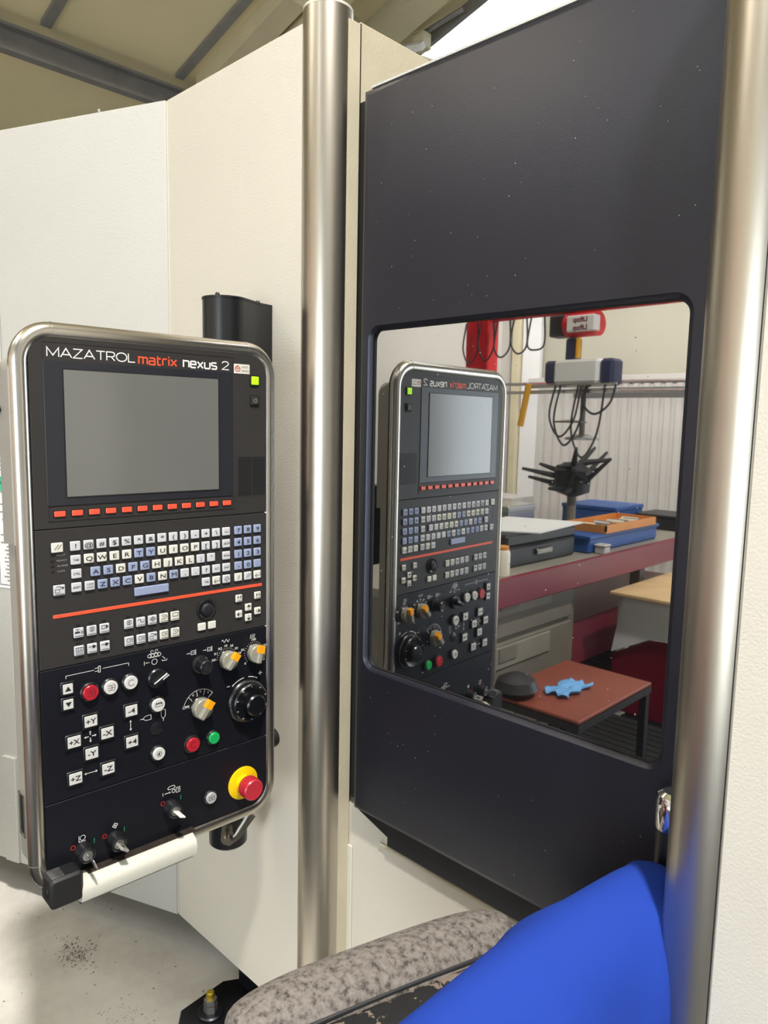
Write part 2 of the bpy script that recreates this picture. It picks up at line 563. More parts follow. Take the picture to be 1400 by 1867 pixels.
# bay lamps
for i, (p, en, c) in enumerate(LAMPS):
    lab = ['round bay lamp hanging over the machine door behind the viewer', 'round bay lamp hanging left of the control panel',
           'added round bay lamp over the wood table, brightening the bench'][i]
    x, y, z = p
    rt = root('bay_lamp', lab, 'ceiling light', (x, y, z + 0.12), group='bay lamps under the roof')
    MB().lathe([(0.055, z + 0.14), (0.055, z + 0.30), (0.03, z + 0.33)], 20, c=(x, y)).build('ballast_housing', 'lamp_housing', rt)
    MB().lathe([(0.05, z + 0.125), (0.05, z + 0.139)], 20, c=(x, y)).build('lens', 'lamp_white', rt)
    MB().tube([(x, y, z + 0.33), (x, y, RZ(x) - 0.02)], 0.004, 6).build('hanger', 'dark_metal', rt)
rt = root('added_strip_light', 'added long white strip light that brightens the ribbed partition', 'ceiling light', (-2.45, -2.95, 2.95))  # added fixture to go with the partition wash
MB().box(-7.1, -0.7, -2.99, -2.91, 2.95, 3.01, 0.008).build('housing', 'lamp_housing', rt)
for x in (-6.6, -3.9, -1.3):
    MB().tube([(x, -2.95, 3.01), (x, -2.95, RZ(x) - 0.02)], 0.004, 6).build('hanger', 'dark_metal', rt)
# cream lamp bracket seen over the door
rt = root('lamp_bracket', 'cream lamp bracket hanging from the roof behind the machine door', 'bracket', (-4.05, 4.42, 4.33))
MB().tube([(-4.40, 4.40, 4.47), (-3.95, 4.40, 4.385)], 0.034, 4).build('arm', 'paper', rt)
MB().box(-4.09, -3.97, 4.42, 4.52, 4.40, 4.52, 0.01).build('bracket_plate', 'beam_cream', rt)
MB().tube([(-4.03, 4.39, 4.38), (-4.03, 4.39, 4.32)], 0.012, 8).build('bolt', 'paper', rt)
MB().tube([(-4.12, 4.50, 4.53), (-3.70, 4.56, 4.62)], 0.018, 8).build('conduit', 'beam_grey', rt)
hk = MB().tube([(-3.08, 5.05, 4.86), (-3.08, 5.05, 4.60), (-3.07, 5.05, 4.56), (-3.05, 5.05, 4.58)], 0.007, 6).build('hanging_wire', 'dark_metal')
tag(hk, 'thin dark wire hook hanging against the bright roof light', 'wire')

# ================================================================== the machining centre
mc = root('machining_center', 'white machining centre with steel corner columns and dark sliding door', 'machine', (-1.0, 1.0, 0.0))
YW = 0.994
PX, PY = -1.7434, 0.994                    # corner between the front and the angled casing
# front casing plate left of the column
fp = MB().box(-1.7434, -1.17, YW, YW + 0.03, 0.152, 2.337, 0.003).build('front_casing', 'casing_white', mc)
MB().box(-1.7455, -1.7405, YW - 0.0015, YW + 0.001, 0.16, 2.333).build('fold_edge', 'casing_white', fp)
# angled casing plate
ag = R(21.84)
def AT(a, b, c):                           # a along the plate away from the corner, b up, c out towards the room
    return (PX - math.cos(ag) * a + math.sin(ag) * c, PY - math.sin(ag) * a - math.cos(ag) * c, b)
an = MB().box(0.004, 0.60, 0.150, 2.338, -0.03, 0.0, 0.003, T=AT).build('angled_casing', 'casing_grey', mc)
MB().box(0.604, 1.25, 0.150, 2.338, -0.03, 0.0, 0.003, T=AT).build('angled_casing', 'casing_grey', mc)
MB().box(0.0, 0.004, 0.152, 2.33, -0.03, -0.004, T=AT).build('casing_joint', 'beam_grey', mc)
MB().prism(rrect(0.46, 0.603, 0.155, 0.70, 0.002), 0.0, 0.004, 0.001, T=AT).build('access_cover', 'casing_grey', an)
MB().prism(rrect(0.606, 0.66, 0.155, 0.50, 0.002), 0.0, 0.010, 0.001, T=AT).build('access_cover', 'casing_grey', an)
MB().box(0.215, 0.219, 2.338, 2.345, -0.004, 0.0, T=AT).build('rivet', 'casing_grey', an)
DXS = -1.085
# steel columns
def column(cx, cy, r, z0, z1):
    mb = MB()
    prof = [(r, z0), (r, z1)]
    mb.lathe(prof, 56, c=(cx, cy))
    return mb.build('corner_column', 'column_steel', mc)
c1 = column(-1.183, 1.033, 0.05, 0.10, 2.36)
MB().lathe([(0.0503, 2.356), (0.0503, 2.361), (0.046, 2.363)], 48, c=(-1.183, 1.033)).build('column_cap', 'casing_white', c1)
c2 = column(-0.296, 0.900, 0.05, 0.10, 2.36)
# inner return of the door opening
XR = -1.134
MB().box(XR - 0.02, XR, 1.040, 1.0775, 0.10, 2.338, 0.002).build('return_strip', 'casing_beige', mc)
MB().box(XR - 0.02, XR - 0.004, 1.080, 1.90, 0.60, 2.345, 0.002).build('return_wall', 'casing_beige', mc)
MB().box(XR - 0.004, XR - 0.002, 1.078, 1.0805, 0.10, 2.34).build('strip_joint', 'seam_black', mc)
MB().box(XR - 0.01, -0.30, 1.0780, 1.10, 0.10, 0.70, 0.002).build('lower_casing', 'casing_white', mc)
MB().box(XR - 0.003, XR + 0.012, 1.0735, 1.0785, 0.10, 0.60, 0.002).build('edge_flange', 'casing_white', mc)
# black rail and slider shoe under the door
MB().box(-1.005, -0.30, 1.064, 1.078, 0.655, 0.72, 0.003).build('door_rail', 'rail_black', mc)
MB().box(-1.035, -0.30, 1.072, 1.0785, 0.640, 0.648, 0.002).build('sill_bead', 'casing_beige', mc)
MB().prism([(-1.10, 0.725), (-1.10, 0.705), (-1.006, 0.676), (-0.98, 0.676), (-0.98, 0.725)], 1.066, 1.078, T=lambda a, b, c: (a, c, b)).build('rail_gusset', 'rail_black', mc)
MB().box(XR - 0.001, DXS, 1.079, 1.09, 0.715, 2.19).build('gap_shade', 'seam_black', mc)  # dark strip standing in for the shade in the door gap
# right-hand casing
MB().box(-0.2712, 1.3, 0.855, 0.885, 0.10, 2.40, 0.003).build('right_casing', 'casing_white', mc)
MB().box(-0.2752, -0.2712, 0.8560, 0.866, 0.10, 2.40).build('casing_joint', 'seam_black', mc)
MB().box(-0.31, -0.29, 0.93, 1.12, 0.10, 2.36).build('return_strip', 'casing_beige', mc)
# carcass behind the plates
MB().prism([(-1.72, 1.04), (-1.72, 2.5), (-3.0, 2.5), (-3.0, 0.56)], 0.16, 2.30).build('carcass', 'casing_grey', mc)
MB().box(-1.70, XR - 0.02, 1.05, 2.5, 0.16, 2.30).build('carcass', 'casing_beige', mc)
MB().box(XR + 0.01, 1.3, 1.13, 2.5, 0.16, 1.9).build('carcass', 'recess_black', mc)
MB().box(-1.545, -1.20, 1.06, 1.16, 0.02, 0.16).build('base_foot', 'rail_black', mc)
MB().box(-0.60, 1.2, 1.10, 2.3, 0.0, 0.16).build('base_foot', 'rail_black', mc)
# sliding door : plate with a rounded window opening
DX0, DX1, DZ0, DZ1, YD = -1.100, -0.31, 0.708, 2.196, 1.050
WX0, WX1, WZ0, WZ1 = -1.064, -0.431, 1.040, 1.735
def door_mesh():
    inner = rrect(WX0, WX1, WZ0, WZ1, 0.022, 6)
    outer = []
    n = len(inner)
    q = n // 4
    for i in range(n):
        k = i // q
        c = [(DX0, DZ0), (DX1, DZ0), (DX1, DZ1), (DX0, DZ1)][k]
        t = (i % q) / (q - 1)
        # sides of the outer ring near the corner
        e = 0.30
        if k == 0: p = (c[0], c[1] + (1 - t) * e * 2 if t < 0.5 else c[1]) if t < 0.5 else (c[0] + (2 * t - 1) * e, c[1])
        if k == 0 and t < 0.5: p = (c[0], c[1] + (1 - 2 * t) * e)
        if k == 1: p = (c[0] - (1 - 2 * t) * e, c[1]) if t < 0.5 else (c[0], c[1] + (2 * t - 1) * e)
        if k == 2: p = (c[0], c[1] - (1 - 2 * t) * e) if t < 0.5 else (c[0] - (2 * t - 1) * e, c[1])
        if k == 3: p = (c[0] + (1 - 2 * t) * e, c[1]) if t < 0.5 else (c[0], c[1] - (2 * t - 1) * e)
        outer.append(p)
    rings = []
    r = 0.016
    rings.append([(x, YD + 0.030, z) for x, z in outer])
    for k in range(5):                       # rolled outer edge
        a = R(90 * k / 4)
        d = r * (1 - math.cos(a))
        o2 = [(min(max(x, DX0 + d), DX1 - d), min(max(z, DZ0 + d), DZ1 - d)) for x, z in outer]
        rings.append([(x, YD + r - r * math.sin(a), z) for x, z in o2])
    rings.append([(x, YD, z) for x, z in offset(inner, 0.0075)])
    rings.append([(x, YD + 0.0015, z) for x, z in offset(inner, 0.005)])
    rings.append([(x, YD + 0.007, z) for x, z in inner])
    rings.append([(x, YD + 0.020, z) for x, z in inner])
    mb = MB()
    vs = [p for rg in rings for p in rg]
    fs = []
    for k in range(len(rings) - 1):
        for i in range(n):
            j = (i + 1) % n
            fs.append((k * n + i, k * n + j, (k + 1) * n + j, (k + 1) * n + i))
    mb.add(vs, fs)
    return mb
door = door_mesh().build('sliding_door', 'door_black', mc, sharp=28)
MB().prism(offset(rrect(WX0, WX1, WZ0, WZ1, 0.022, 6), 0.004), 1.0625, 1.0725, T=lambda a, b, c: (a, 2.135 - c, b)).build('window_pane', 'pane_glass', door)
ins = offset(rrect(WX0, WX1, WZ0, WZ1, 0.022, 6), -0.001)
MB().tube([(x, 1.0618, z) for x, z in ins], 0.0016, 6, closed=True).build('window_gasket', 'seam_black', door)
MB().prism(offset(rrect(DX0 + 0.02, DX1 - 0.02, DZ0 + 0.02, DZ1 - 0.02, 0.01), 0), 1.0735, 1.080, T=lambda a, b, c: (a, c, b)).build('door_backplate', 'recess_black', door)
MB().box(DX0 + 0.022, DX1, YD + 0.004, YD + 0.03, DZ1 - 0.002, DZ1 + 0.002).build('top_edge', 'casing_grey', door)
# vertical grab handle with a chrome cap
hx, hy = -0.385, 1.000
h = MB().tube([(hx, hy, 0.72), (hx, hy, 0.985)], 0.021, 20).build('door_handle', 'post_black', door)
MB().lathe([(0.0225, 0.985), (0.0235, 0.992), (0.0235, 1.025), (0.021, 1.034), (0.014, 1.039)], 24, c=(hx, hy)).build('handle_cap', 'chrome', h)
MB().box(hx - 0.014, hx + 0.014, hy, YD, 0.995, 1.02, 0.003).build('handle_bracket', 'chrome', h)
MB().box(hx - 0.014, hx + 0.014, hy, YD, 0.735, 0.76, 0.003).build('handle_bracket', 'chrome', h)
# levelling foot
ft = MB().prism([(-1.50, 0.84), (-1.30, 0.84), (-1.30, 1.10), (-1.545, 1.10), (-1.585, 1.035), (-1.575, 0.90)], 0.0, 0.018, 0.003).build('foot_plate', 'rail_black', mc)
MB().lathe([(0.034, 0.018), (0.034, 0.023), (0.030, 0.026)], 20, c=(-1.513, 0.950)).build('washer', 'rail_black', ft)
MB().lathe([(0.018, 0.026), (0.018, 0.045)], 6, c=(-1.513, 0.950)).build('nut', 'zinc', ft)
MB().lathe([(0.017, 0.047), (0.017, 0.060)], 6, c=(-1.513, 0.950)).build('nut', 'zinc', ft)
MB().lathe([(0.0105, 0.018), (0.0105, 0.076), (0.008, 0.079)], 12, c=(-1.513, 0.950)).build('bolt', 'brass', ft)
MB().tube([(-1.44, 1.02, 0.02), (-1.36, 1.04, 0.10)], 0.022, 12).build('jack_screw', 'zinc', ft)

# instruction sheet stuck on the angled casing
sh = root('instruction_sheet', 'white printed instruction sheet with green header stuck on angled casing', 'sheet', AT(0.55, 1.035, 0.002), org=AT(0.55, 1.035, 0.002))
MB().box(0.43, 0.662, 1.035, 1.70, 0.0005, 0.002, T=AT).build('paper', 'paper', sh)
MB().box(0.432, 0.660, 1.328, 1.372, 0.0022, 0.0028, T=AT).build('header', 'sheet_green', sh)
tm = MB()
def AT2(a, b, c):
    return AT(1.2 - a, b, c)
text_into(tm, 'INSTRUCTIONS', 0.566, 1.35, 0.0032, 0.020, T=lambda a, b, c: AT2(a, b, c), align='L')
tm.build('header_text', 'print_black', sh)
ln = MB()
rr = random.Random(3)
for z in [1.31 - 0.0115 * i for i in range(23)]:
    a = 0.445
    while a < 0.61:
        w = rr.uniform(0.008, 0.03)
        ln.box(a, a + w, z, z + 0.004, 0.0022, 0.0026, T=AT)
        a += w + 0.004
for z in [1.69 - 0.012 * i for i in range(26)]:
    if 1.56 < z < 1.60:
        continue
    a = 0.445
    while a < 0.63:
        w = rr.uniform(0.006, 0.03)
        ln.box(a, a + w, z, z + 0.004, 0.0022, 0.0026, T=AT)
        a += w + 0.005
ln.build('print_lines', 'print_grey', sh)['kind'] = 'stuff'
fr = MB()
fr.stroke([(0.436, 1.045), (0.640, 1.045), (0.640, 1.325), (0.436, 1.325)], 0.002, 0.0023, T=AT, closed=True)
fr.build('frame_line', 'print_black', sh)

# ================================================================== the control panel
PSC = 1.0625
PLOC = (-1.11 * PSC, 0.62 * PSC, 1.55 + (0.79 - 1.55) * PSC)
cp = root('control_panel', 'black machine control panel in a steel tube frame with screen and keyboard', 'control panel', PLOC, -R(3.0), org=(0, 0, 0))
cp.scale = (PSC,) * 3
def m(u): return (u - 620.0) / 1000.0
def k(v): return (v - 790.0) / 1000.0
mm = 0.001
def U(u, v): return (m(u), k(v))
# housing behind the frame
hs = MB().prism(rrect(m(385), m(826), k(1360), k(1642), [0, 0, 0.03, 0.03]), -0.060, -0.008, T=PT).build('rear_housing', 'housing_grey', cp)
h2 = MB().prism(rrect(m(388), m(826), k(835), k(1360), [0.03, 0.03, 0, 0]), -0.048, -0.008, T=PT).build('rear_housing', 'housing_grey', cp)
sl = MB().box(m(387.2), m(389), k(898), k(960), -0.042, -0.026, T=PT).build('grip_slot', 'seam_black', h2)
MB().tube([(m(387.4), k(894), -0.046), (m(387.4), k(964), -0.046), (m(387.4), k(964), -0.022), (m(387.4), k(894), -0.022)], 0.0012, 6, closed=True, T=PT).build('slot_rim', 'frame_steel', h2)
for v in (1619, 1560):
    MB().lathe([(0.004, 0), (0.004, 0.002), (0.007, 0.003), (0.007, 0.008), (0.004, 0.010)], 12, T=lambda a, b, c: (-0.050 + a, m(385) - c, k(v) + b)).build('thumb_screw', 'post_black', hs)
# steel tube frame
path = rrect(m(400), m(829), k(806), k(1676), 0.047, 10)
frm = MB().tube([(a, b, -0.010) for a, b in path], 0.0135, 16, closed=True, T=PT).build('tube_frame', 'frame_steel', cp)
for (u, v, hv) in ((447, 1676, 0), (782, 1676, 0), (400, 1629, 1), (400, 853, 1)):
    if hv:
        MB().tube([(m(u), k(v) - 0.0006, -0.010), (m(u), k(v) + 0.0006, -0.010)], 0.0140, 16, T=PT).build('frame_joint', 'frame_steel', frm)
    else:
        MB().tube([(m(u) - 0.0006, k(v), -0.010), (m(u) + 0.0006, k(v), -0.010)], 0.0140, 16, T=PT).build('frame_joint', 'frame_steel', frm)
MB().prism(rrect(m(409), m(829.5), k(811), k(1674), 0.040, 8), -0.012, -0.003, T=PT).build('backing_plate', 'seam_black', cp)
# four face plates
pl = {}
for nm, v0, v1, rr4, mt in (('screen_plate', 1381.8, 1672, [0, 0, .037, .037], 'panel_plate_lit'), ('keyboard_plate', 1164.8, 1380.4, [0] * 4, 'panel_plate_lit'),
                            ('operation_plate', 947.8, 1163.4, [0] * 4, 'panel_plate_shaded'), ('bottom_plate', 813, 946.4, [.037, .037, 0, 0], 'panel_plate_shaded')):
    pl[nm] = MB().prism(rrect(m(411.5), m(827), k(v0), k(v1), rr4, 8), -0.005, 0.0, 0.0008, T=PT).build(nm, mt, cp)
sp, kp, op, bp = pl['screen_plate'], pl['keyboard_plate'], pl['operation_plate'], pl['bottom_plate']

# ---- screen plate
MB().stroke([U(431, 1634), U(431, 1659), U(750, 1659), U(750, 1634)], 0.0008, 0.0003, T=PT).build('overlay_line', 'seam_black', sp)
bz = MB().prism(rrect(m(431), m(749), k(1416.5), k(1633), 0.001), 0, 0.0012, 0.0004, T=PT).build('screen_bezel', 'bezel_black', cp)
sc_ = MB().prism(rrect(m(459), m(720), k(1429), k(1621), 0.001), 0.0012, 0.0022, 0.0003, T=PT).build('screen', 'screen_glass', cp)
MB().stroke([U(459, 1429), U(459, 1621), U(720, 1621), U(720, 1429)], 0.0012, 0.0024, T=PT, closed=True).build('screen_edge', 'seam_black', sc_)
# soft keys
sf = MB().prism(rrect(m(432.5), m(750.5), k(1393), k(1415), 0.001), 0, 0.0006, T=PT).build('soft_key_strip', 'panel_plate_lit', cp)
MB().stroke([U(432.5, 1393), U(750.5, 1393), U(750.5, 1415), U(432.5, 1415)], 0.0007, 0.0008, T=PT, closed=True).build('strip_edge', 'seam_black', sf)
me, c0 = MB().prism(rrect(-0.0082, 0.0082, -0.0042, 0.0042, 0.0008, 2), 0.0006, 0.0030, 0.0007, T=PT).mesh('soft_key', 'soft_orange')
me2, c2_ = MB().prism(rrect(-0.0095, 0.0095, -0.0055, 0.0055, 0.0008, 2), 0.0006, 0.0010, T=PT).mesh('soft_key_surround', 'seam_black')
for i in range(12):
    u = 448 + i * 26.15
    o = place('soft_key', me, Vector((0.0018, m(u), k(1404))), cp)
    place('key_surround', me2, Vector((0.0008, m(u), k(1404))), o)
# smudges of worn film round the soft keys are rings
for u in (500, 552, 605):
    MB().stroke(arc(m(u), k(1404), 0.0125, 0, 360, 20)[:-1], 0.0006, 0.0009, T=PT, closed=True).build('wear_ring', 'print_black', sf)
# title lettering drawn as strokes
def glyphs(word, x, y, wid, hgt, sw, gap, table):
    mb = MB()
    for ch in word:
        gw, strokes = table[ch]
        for st in strokes:
            closed = st[0] == 'c'
            pts = st[1:] if closed else st
            mb.stroke([(m(x + p[0] * gw * wid), k(y + p[1] * hgt)) for p in pts], sw * mm, 0.0005, T=PT, closed=closed)
        x += gw * wid + gap
    return mb, x
def oval(cx, cy, rx, ry, a0, a1, n=14):
    return [(cx + rx * math.cos(R(a0 + (a1 - a0) * i / n)), cy + ry * math.sin(R(a0 + (a1 - a0) * i / n))) for i in range(n + 1)]
T1 = {'M': (1.25, [[(0, 0), (0, 1), (.5, .15), (1, 1), (1, 0)]]), 'A': (1.2, [[(0, 0), (.5, 1), (1, 0)], [(.2, .3), (.8, .3)]]),
      'Z': (1.0, [[(0, 1), (1, 1), (0, 0), (1, 0)]]), 'T': (1.0, [[(0, 1), (1, 1)], [(.5, 1), (.5, 0)]]),
      'R': (0.95, [[(0, 0), (0, 1), (.7, 1), (.93, .9), (1, .72), (.93, .55), (.7, .45), (0, .45)], [(.55, .45), (1, 0)]]),
      'O': (1.25, [['c'] + oval(.5, .5, .5, .5, 0, 360, 24)[:-1]]), 'L': (0.8, [[(0, 1), (0, 0), (1, 0)]])}
mb, xe = glyphs('MAZATROL', 437.5, 1638.5, 13.4, 13.0, 1.7, 2.6, T1)
mb.build('title_lettering', 'print_white', sp)
T2 = {'m': (1.5, [[(0, 1.0), (0, 0)], [(0.0, 1.18), (0, 1.0), (.9, 1), (1, .88), (1, 0)], [(.5, 1), (.5, 0)]]), 'a': (1.0, [[(.05, 1), (.85, 1), (1, .88), (1, 0), (.12, 0), (0, .12), (0, .42), (.12, .54), (1, .54)]]),
      't': (.75, [[(.25, 1.35), (.25, .12), (.4, 0), (1, 0)], [(0, 1), (1, 1)]]), 'r': (.75, [[(0, 0), (0, 1)], [(0, .86), (.2, 1), (1, 1)]]),
      'i': (.06, [[(.5, 0), (.5, 1)], [(.5, 1.2), (.5, 1.42)]]), 'x': (1.05, [[(0, 1), (1, 0)], [(0, 0), (1, 1)]]),
      'n': (1.05, [[(0, 1.16), (0, 0)], [(0, 1), (.85, 1), (1, .88), (1, 0)]]), 'e': (1.0, [[(0, .52), (1, .52), (1, .88), (.88, 1), (.12, 1), (0, .88), (0, .12), (.12, 0), (1, 0)]]),
      'u': (1.05, [[(0, 1), (0, .12), (.12, 0), (1, 0)], [(1, 1), (1, 0)]]), 's': (1.0, [[(1, 1), (.12, 1), (0, .9), (0, .64), (.12, .53), (.88, .48), (1, .38), (1, .12), (.88, 0), (0, 0)]]),
      '2': (1.0, [[(0, .98), (.1, 1.16), (.3, 1.27), (.7, 1.27), (.92, 1.14), (1, .96), (.92, .76), (0, 0), (1.05, 0)]])}
mb, xe = glyphs('matrix', 578, 1637, 9.4, 10.2, 2.5, 3.4, T2)
mb.build('title_lettering', 'print_orange', sp)
mb, xe = glyphs('nexus', 655.5, 1637, 9.4, 10.2, 2.6, 3.4, T2)
mb.build('title_lettering', 'print_white', sp)
mb, xe = glyphs('2', 728.5, 1637.5, 12.5, 10.6, 1.8, 3, T2)
mb.build('title_lettering', 'print_white', sp)
# award sticker
st = MB().prism(rrect(m(752), m(784), k(1632.5), k(1649), 0.0005, 2), 0, 0.0005, T=PT).build('award_sticker', 'key_cream', sp)
g = MB()
ccx, ccy = m(759.5), k(1640.8)
g.stroke(arc(ccx, ccy, 0.0048, 60, 400, 18), 0.0014, 0.0007, T=PT)
g.stroke([(ccx + .0045, ccy + .003), (ccx, ccy - .0012), (ccx - .0022, ccy + .001), (ccx + .0006, ccy + .0038)], 0.0013, 0.0007, T=PT)
g.build('sticker_mark', 'print_red', st)
g = MB()
text_into(g, 'GOOD', m(774), k(1644.2), 0.0007, 0.0034, width=0.013)
text_into(g, 'DESIGN', m(775), k(1637.4), 0.0007, 0.0034, width=0.015)
g.build('sticker_text', 'print_black', st)
# power buttons
for v, mt, tx, tm_ in ((1621.5, 'lamp_green', 'I', 'print_green'), (1586, 'panel_plate_lit', 'O', 'print_grey')):
    o = MB().prism(rrect(m(784.5), m(803.5), k(v - 9.5), k(v + 9.5), 0.001, 2), 0, 0.0022, 0.0004, T=PT)
    o = o.build('power_button', 'seam_black', cp)
    q = MB().prism(rrect(m(786.8), m(801.2), k(v - 7.2), k(v + 7.2), 0.001, 2), 0.0022, 0.0042, 0.0008, T=PT).build('button_cap', mt, o)
    g = MB()
    text_into(g, tx, m(794), k(v), 0.0044, 0.007 if tx == 'O' else 0.006)
    g.build('button_legend', tm_, o)
# speaker louvres
vp = MB().prism(rrect(m(758.5), m(817.5), k(1414), k(1486.5), 0.001, 2), 0.0, 0.0004, T=PT).build('louvre_field', 'panel_plate_lit', cp)
me, c0 = MB().prism(rrect(-0.0138, 0.0138, -0.0013, 0.0013, 0.0009, 2), 0.0004, 0.0007, T=PT).mesh('louvre_slot', 'seam_black')
for i in range(18):
    for uu in (773.5, 802.5):
        place('louvre_slot', me, Vector((0.0006, m(uu), k(1417.2 + i * 3.9))), vp)

# ---- keyboard plate
KM = {}
def keymesh(w, h, mt):
    if (w, h, mt) not in KM:
        KM[(w, h, mt)] = MB().prism(rrect(-w / 2 * mm, w / 2 * mm, -h / 2 * mm, h / 2 * mm, 0.0012, 3), 0, 0.0038, 0.0011, T=PT).mesh('key', mt)[0]
        KM[('b', w, h)] = MB().prism(rrect(-(w / 2 + .9) * mm, (w / 2 + .9) * mm, -(h / 2 + .9) * mm, (h / 2 + .9) * mm, 0.0014, 3), 0, 0.0006, T=PT).mesh('key_well', 'seam_black')[0]
    return KM[(w, h, mt)], KM[('b', w, h)]
LG = {}
ICON = {
 'slashes': [[(-.25, -.2), (.1, .3)], [(0, -.2), (.35, .3)]],
 'enter': [[(.35, .35), (.35, -.1), (-.35, -.1)], [(-.1, .12), (-.35, -.1), (-.1, -.32)]],
 'clear': [['c', (-.3, 0), (0, .32), (.32, 0), (0, -.32)], [(-.15, -.15), (.2, .15)]],
 'left': [[(.38, 0), (-.1, 0)], ['f', (-.42, 0), (-.05, .3), (-.05, -.3)]], 'right': [[(-.38, 0), (.1, 0)], ['f', (.42, 0), (.05, .3), (.05, -.3)]],
 'up': [[(0, -.38), (0, .1)], ['f', (0, .42), (-.3, .05), (.3, .05)]], 'down': [[(0, .38), (0, -.1)], ['f', (0, -.42), (-.3, -.05), (.3, -.05)]],
 'pageup': [[(-.2, -.1), (-.2, .3)], ['f', (-.2, .42), (-.34, .16), (-.06, .16)], [(.2, -.1), (.2, .3)], ['f', (.2, .42), (.06, .16), (.34, .16)], [(-.35, -.3), (.35, -.3)]],
 'pagedown': [[(-.2, .4), (-.2, 0)], ['f', (-.2, -.12), (-.34, .14), (-.06, .14)], [(.2, .4), (.2, 0)], ['f', (.2, -.12), (.06, .14), (.34, .14)], [(-.35, -.3), (.35, -.3)]],
 'tap': [['f', (-.42, .15), (-.42, -.02), (.1, -.02), (.1, .15)], [(-.15, .15), (-.15, .4)], [(-.34, .4), (.05, .4)], ['c', (.2, .02), (.3, .18), (.42, .02), (.3, -.1)], [(-.4, -.32), (.4, -.32)]],
 'spindle': [['c', (-.2, .4), (.2, .4), (.2, 0), (-.2, 0)], [(0, .4), (0, -.15)], [(-.12, .2), (.12, .2)], [(-.4, -.32), (.4, -.32)]],
 'clamp': [['c', (-.35, .35), (0, .35), (0, 0), (-.35, 0)], ['f', (.1, .42), (.4, .18), (.1, -.06)], [(-.4, -.32), (.4, -.32)]],
 'wave': [oval(-.2, .15, .16, .2, 180, 0, 6) + oval(.14, .15, .18, .2, 180, 360, 6), [(-.4, -.32), (.4, -.32)]],
 'target': [['c'] + oval(0, .12, .22, .22, 0, 360, 10)[:-1], [(-.35, .12), (.35, .12)], [(0, .42), (0, -.15)], [(-.4, -.32), (.4, -.32)]],
 'dee': [[(-.35, .38), (.1, .38), (.35, .15), (.1, -.08), (-.35, -.08)], [(-.2, .15), (.1, .15)], [(-.4, -.32), (.4, -.32)]],
 'monitor': [['c', (-.32, .4), (.32, .4), (.32, 0), (-.32, 0)], [(-.4, -.32), (.4, -.32)]],
 'grid': [['c', (-.38, .35), (.38, .35), (.38, .02), (-.38, .02)], [(-.12, .35), (-.12, .02)], [(.14, .35), (.14, .02)], [(-.4, -.15), (.4, -.15)], [(-.4, -.34), (.4, -.34)]],
 'plug': [[(-.4, .2), (0, .2)], ['f', (0, .38), (.28, .3), (.28, .08), (0, 0)], [(.28, .2), (.42, .2)], [(-.4, -.32), (.4, -.32)]],
 'drum': [['c'] + oval(-.12, .12, .2, .22, 0, 360, 10)[:-1], [(.12, .3), (.4, .3)], [(.12, .12), (.4, .12)], [(.12, -.06), (.4, -.06)], [(-.4, -.32), (.4, -.32)]],
 'machine': [['c', (-.4, .1), (0, .1), (0, -.2), (-.4, -.2)], [(-.3, .38), (.1, .38), (.1, .1)], ['f', (.15, .3), (.42, .3), (.28, .05)], [(-.4, -.36), (.4, -.36)]],
 'blank': [],
}
def legend(s, w, h):
    key = (s, w, h)
    if key in LG:
        return LG[key]
    mb = MB()
    if s in ICON:
        for stq in ICON[s]:
            if stq and stq[0] == 'f':
                mb.poly([(p[0] * w * mm, p[1] * h * mm) for p in stq[1:]], T=PT)
            elif stq and stq[0] == 'c':
                mb.stroke([(p[0] * w * mm, p[1] * h * mm) for p in stq[1:]], 0.0007, T=PT, closed=True)
            else:
                mb.stroke([(p[0] * w * mm, p[1] * h * mm) for p in stq], 0.0008, T=PT)
    elif '/' in s and len(s) > 2:
        a, b_ = s.split('/')
        text_into(mb, a, 0, 0.0024, 0, 0.0030, width=0.8 * w * mm)
        text_into(mb, b_, 0, -0.0024, 0, 0.0030, width=0.8 * w * mm)
    elif len(s) > 1:
        text_into(mb, s, 0, 0, 0, 0.0032, width=0.82 * w * mm, bold=0.01)
    else:
        text_into(mb, s, 0, 0, 0, 0.0068, sx=1.45, bold=0.0 if s == 'M' else 0.008)
    if not mb.f:
        return None
    LG[key] = mb.mesh('key_legend', 'print_black')
    return LG[key]
def key(u, v, s, mt, w=15.2, h=14.6, parent=None):
    kme, wme = keymesh(w, h, mt)
    o = place('key', kme, Vector((0.0019, m(u), k(v))), cp)
    place('key_well', wme, Vector((0.0003, m(u), k(v))), o)
    lg = legend(s, w, h)
    if lg:
        place('key_legend', lg[0], Vector((0.0041, m(u), k(v))) + Vector((0, lg[1].y, lg[1].z)), o)
    return o
G_, C_, B_ = 'key_grey', 'key_cream', 'key_blue'
COLS = [469 + 20.33 * i for i in range(14)]
NUM = [758, 778, 798.5]
ROWV = [1353, 1331.3, 1309.5, 1288, 1266.8]
for u, s in zip(COLS, ['!', '@', '#', '$', '%', '^', '&', '*', '(', ')', '-', '+', '\\', '~']):
    key(u, ROWV[0], s, G_)
for u, s in zip(COLS, ['TAB', 'Q', 'W', 'E', 'R', 'T', 'Y', 'U', 'I', 'O', 'P', '[', ']', 'DELETE']):
    key(u, ROWV[1], s, C_ if s in 'QWERUIOP' else B_ if s in 'TY' else G_)
key(469.5, ROWV[2], 'CTRL', G_)
for i, s in enumerate('ASDFGHJKL;\''):
    key(499 + 20.4 * i, ROWV[2], s, B_ if s in 'ASFG' else C_ if s in 'DHJKL' else G_)
key(733.3, ROWV[2], 'RETURN', G_)
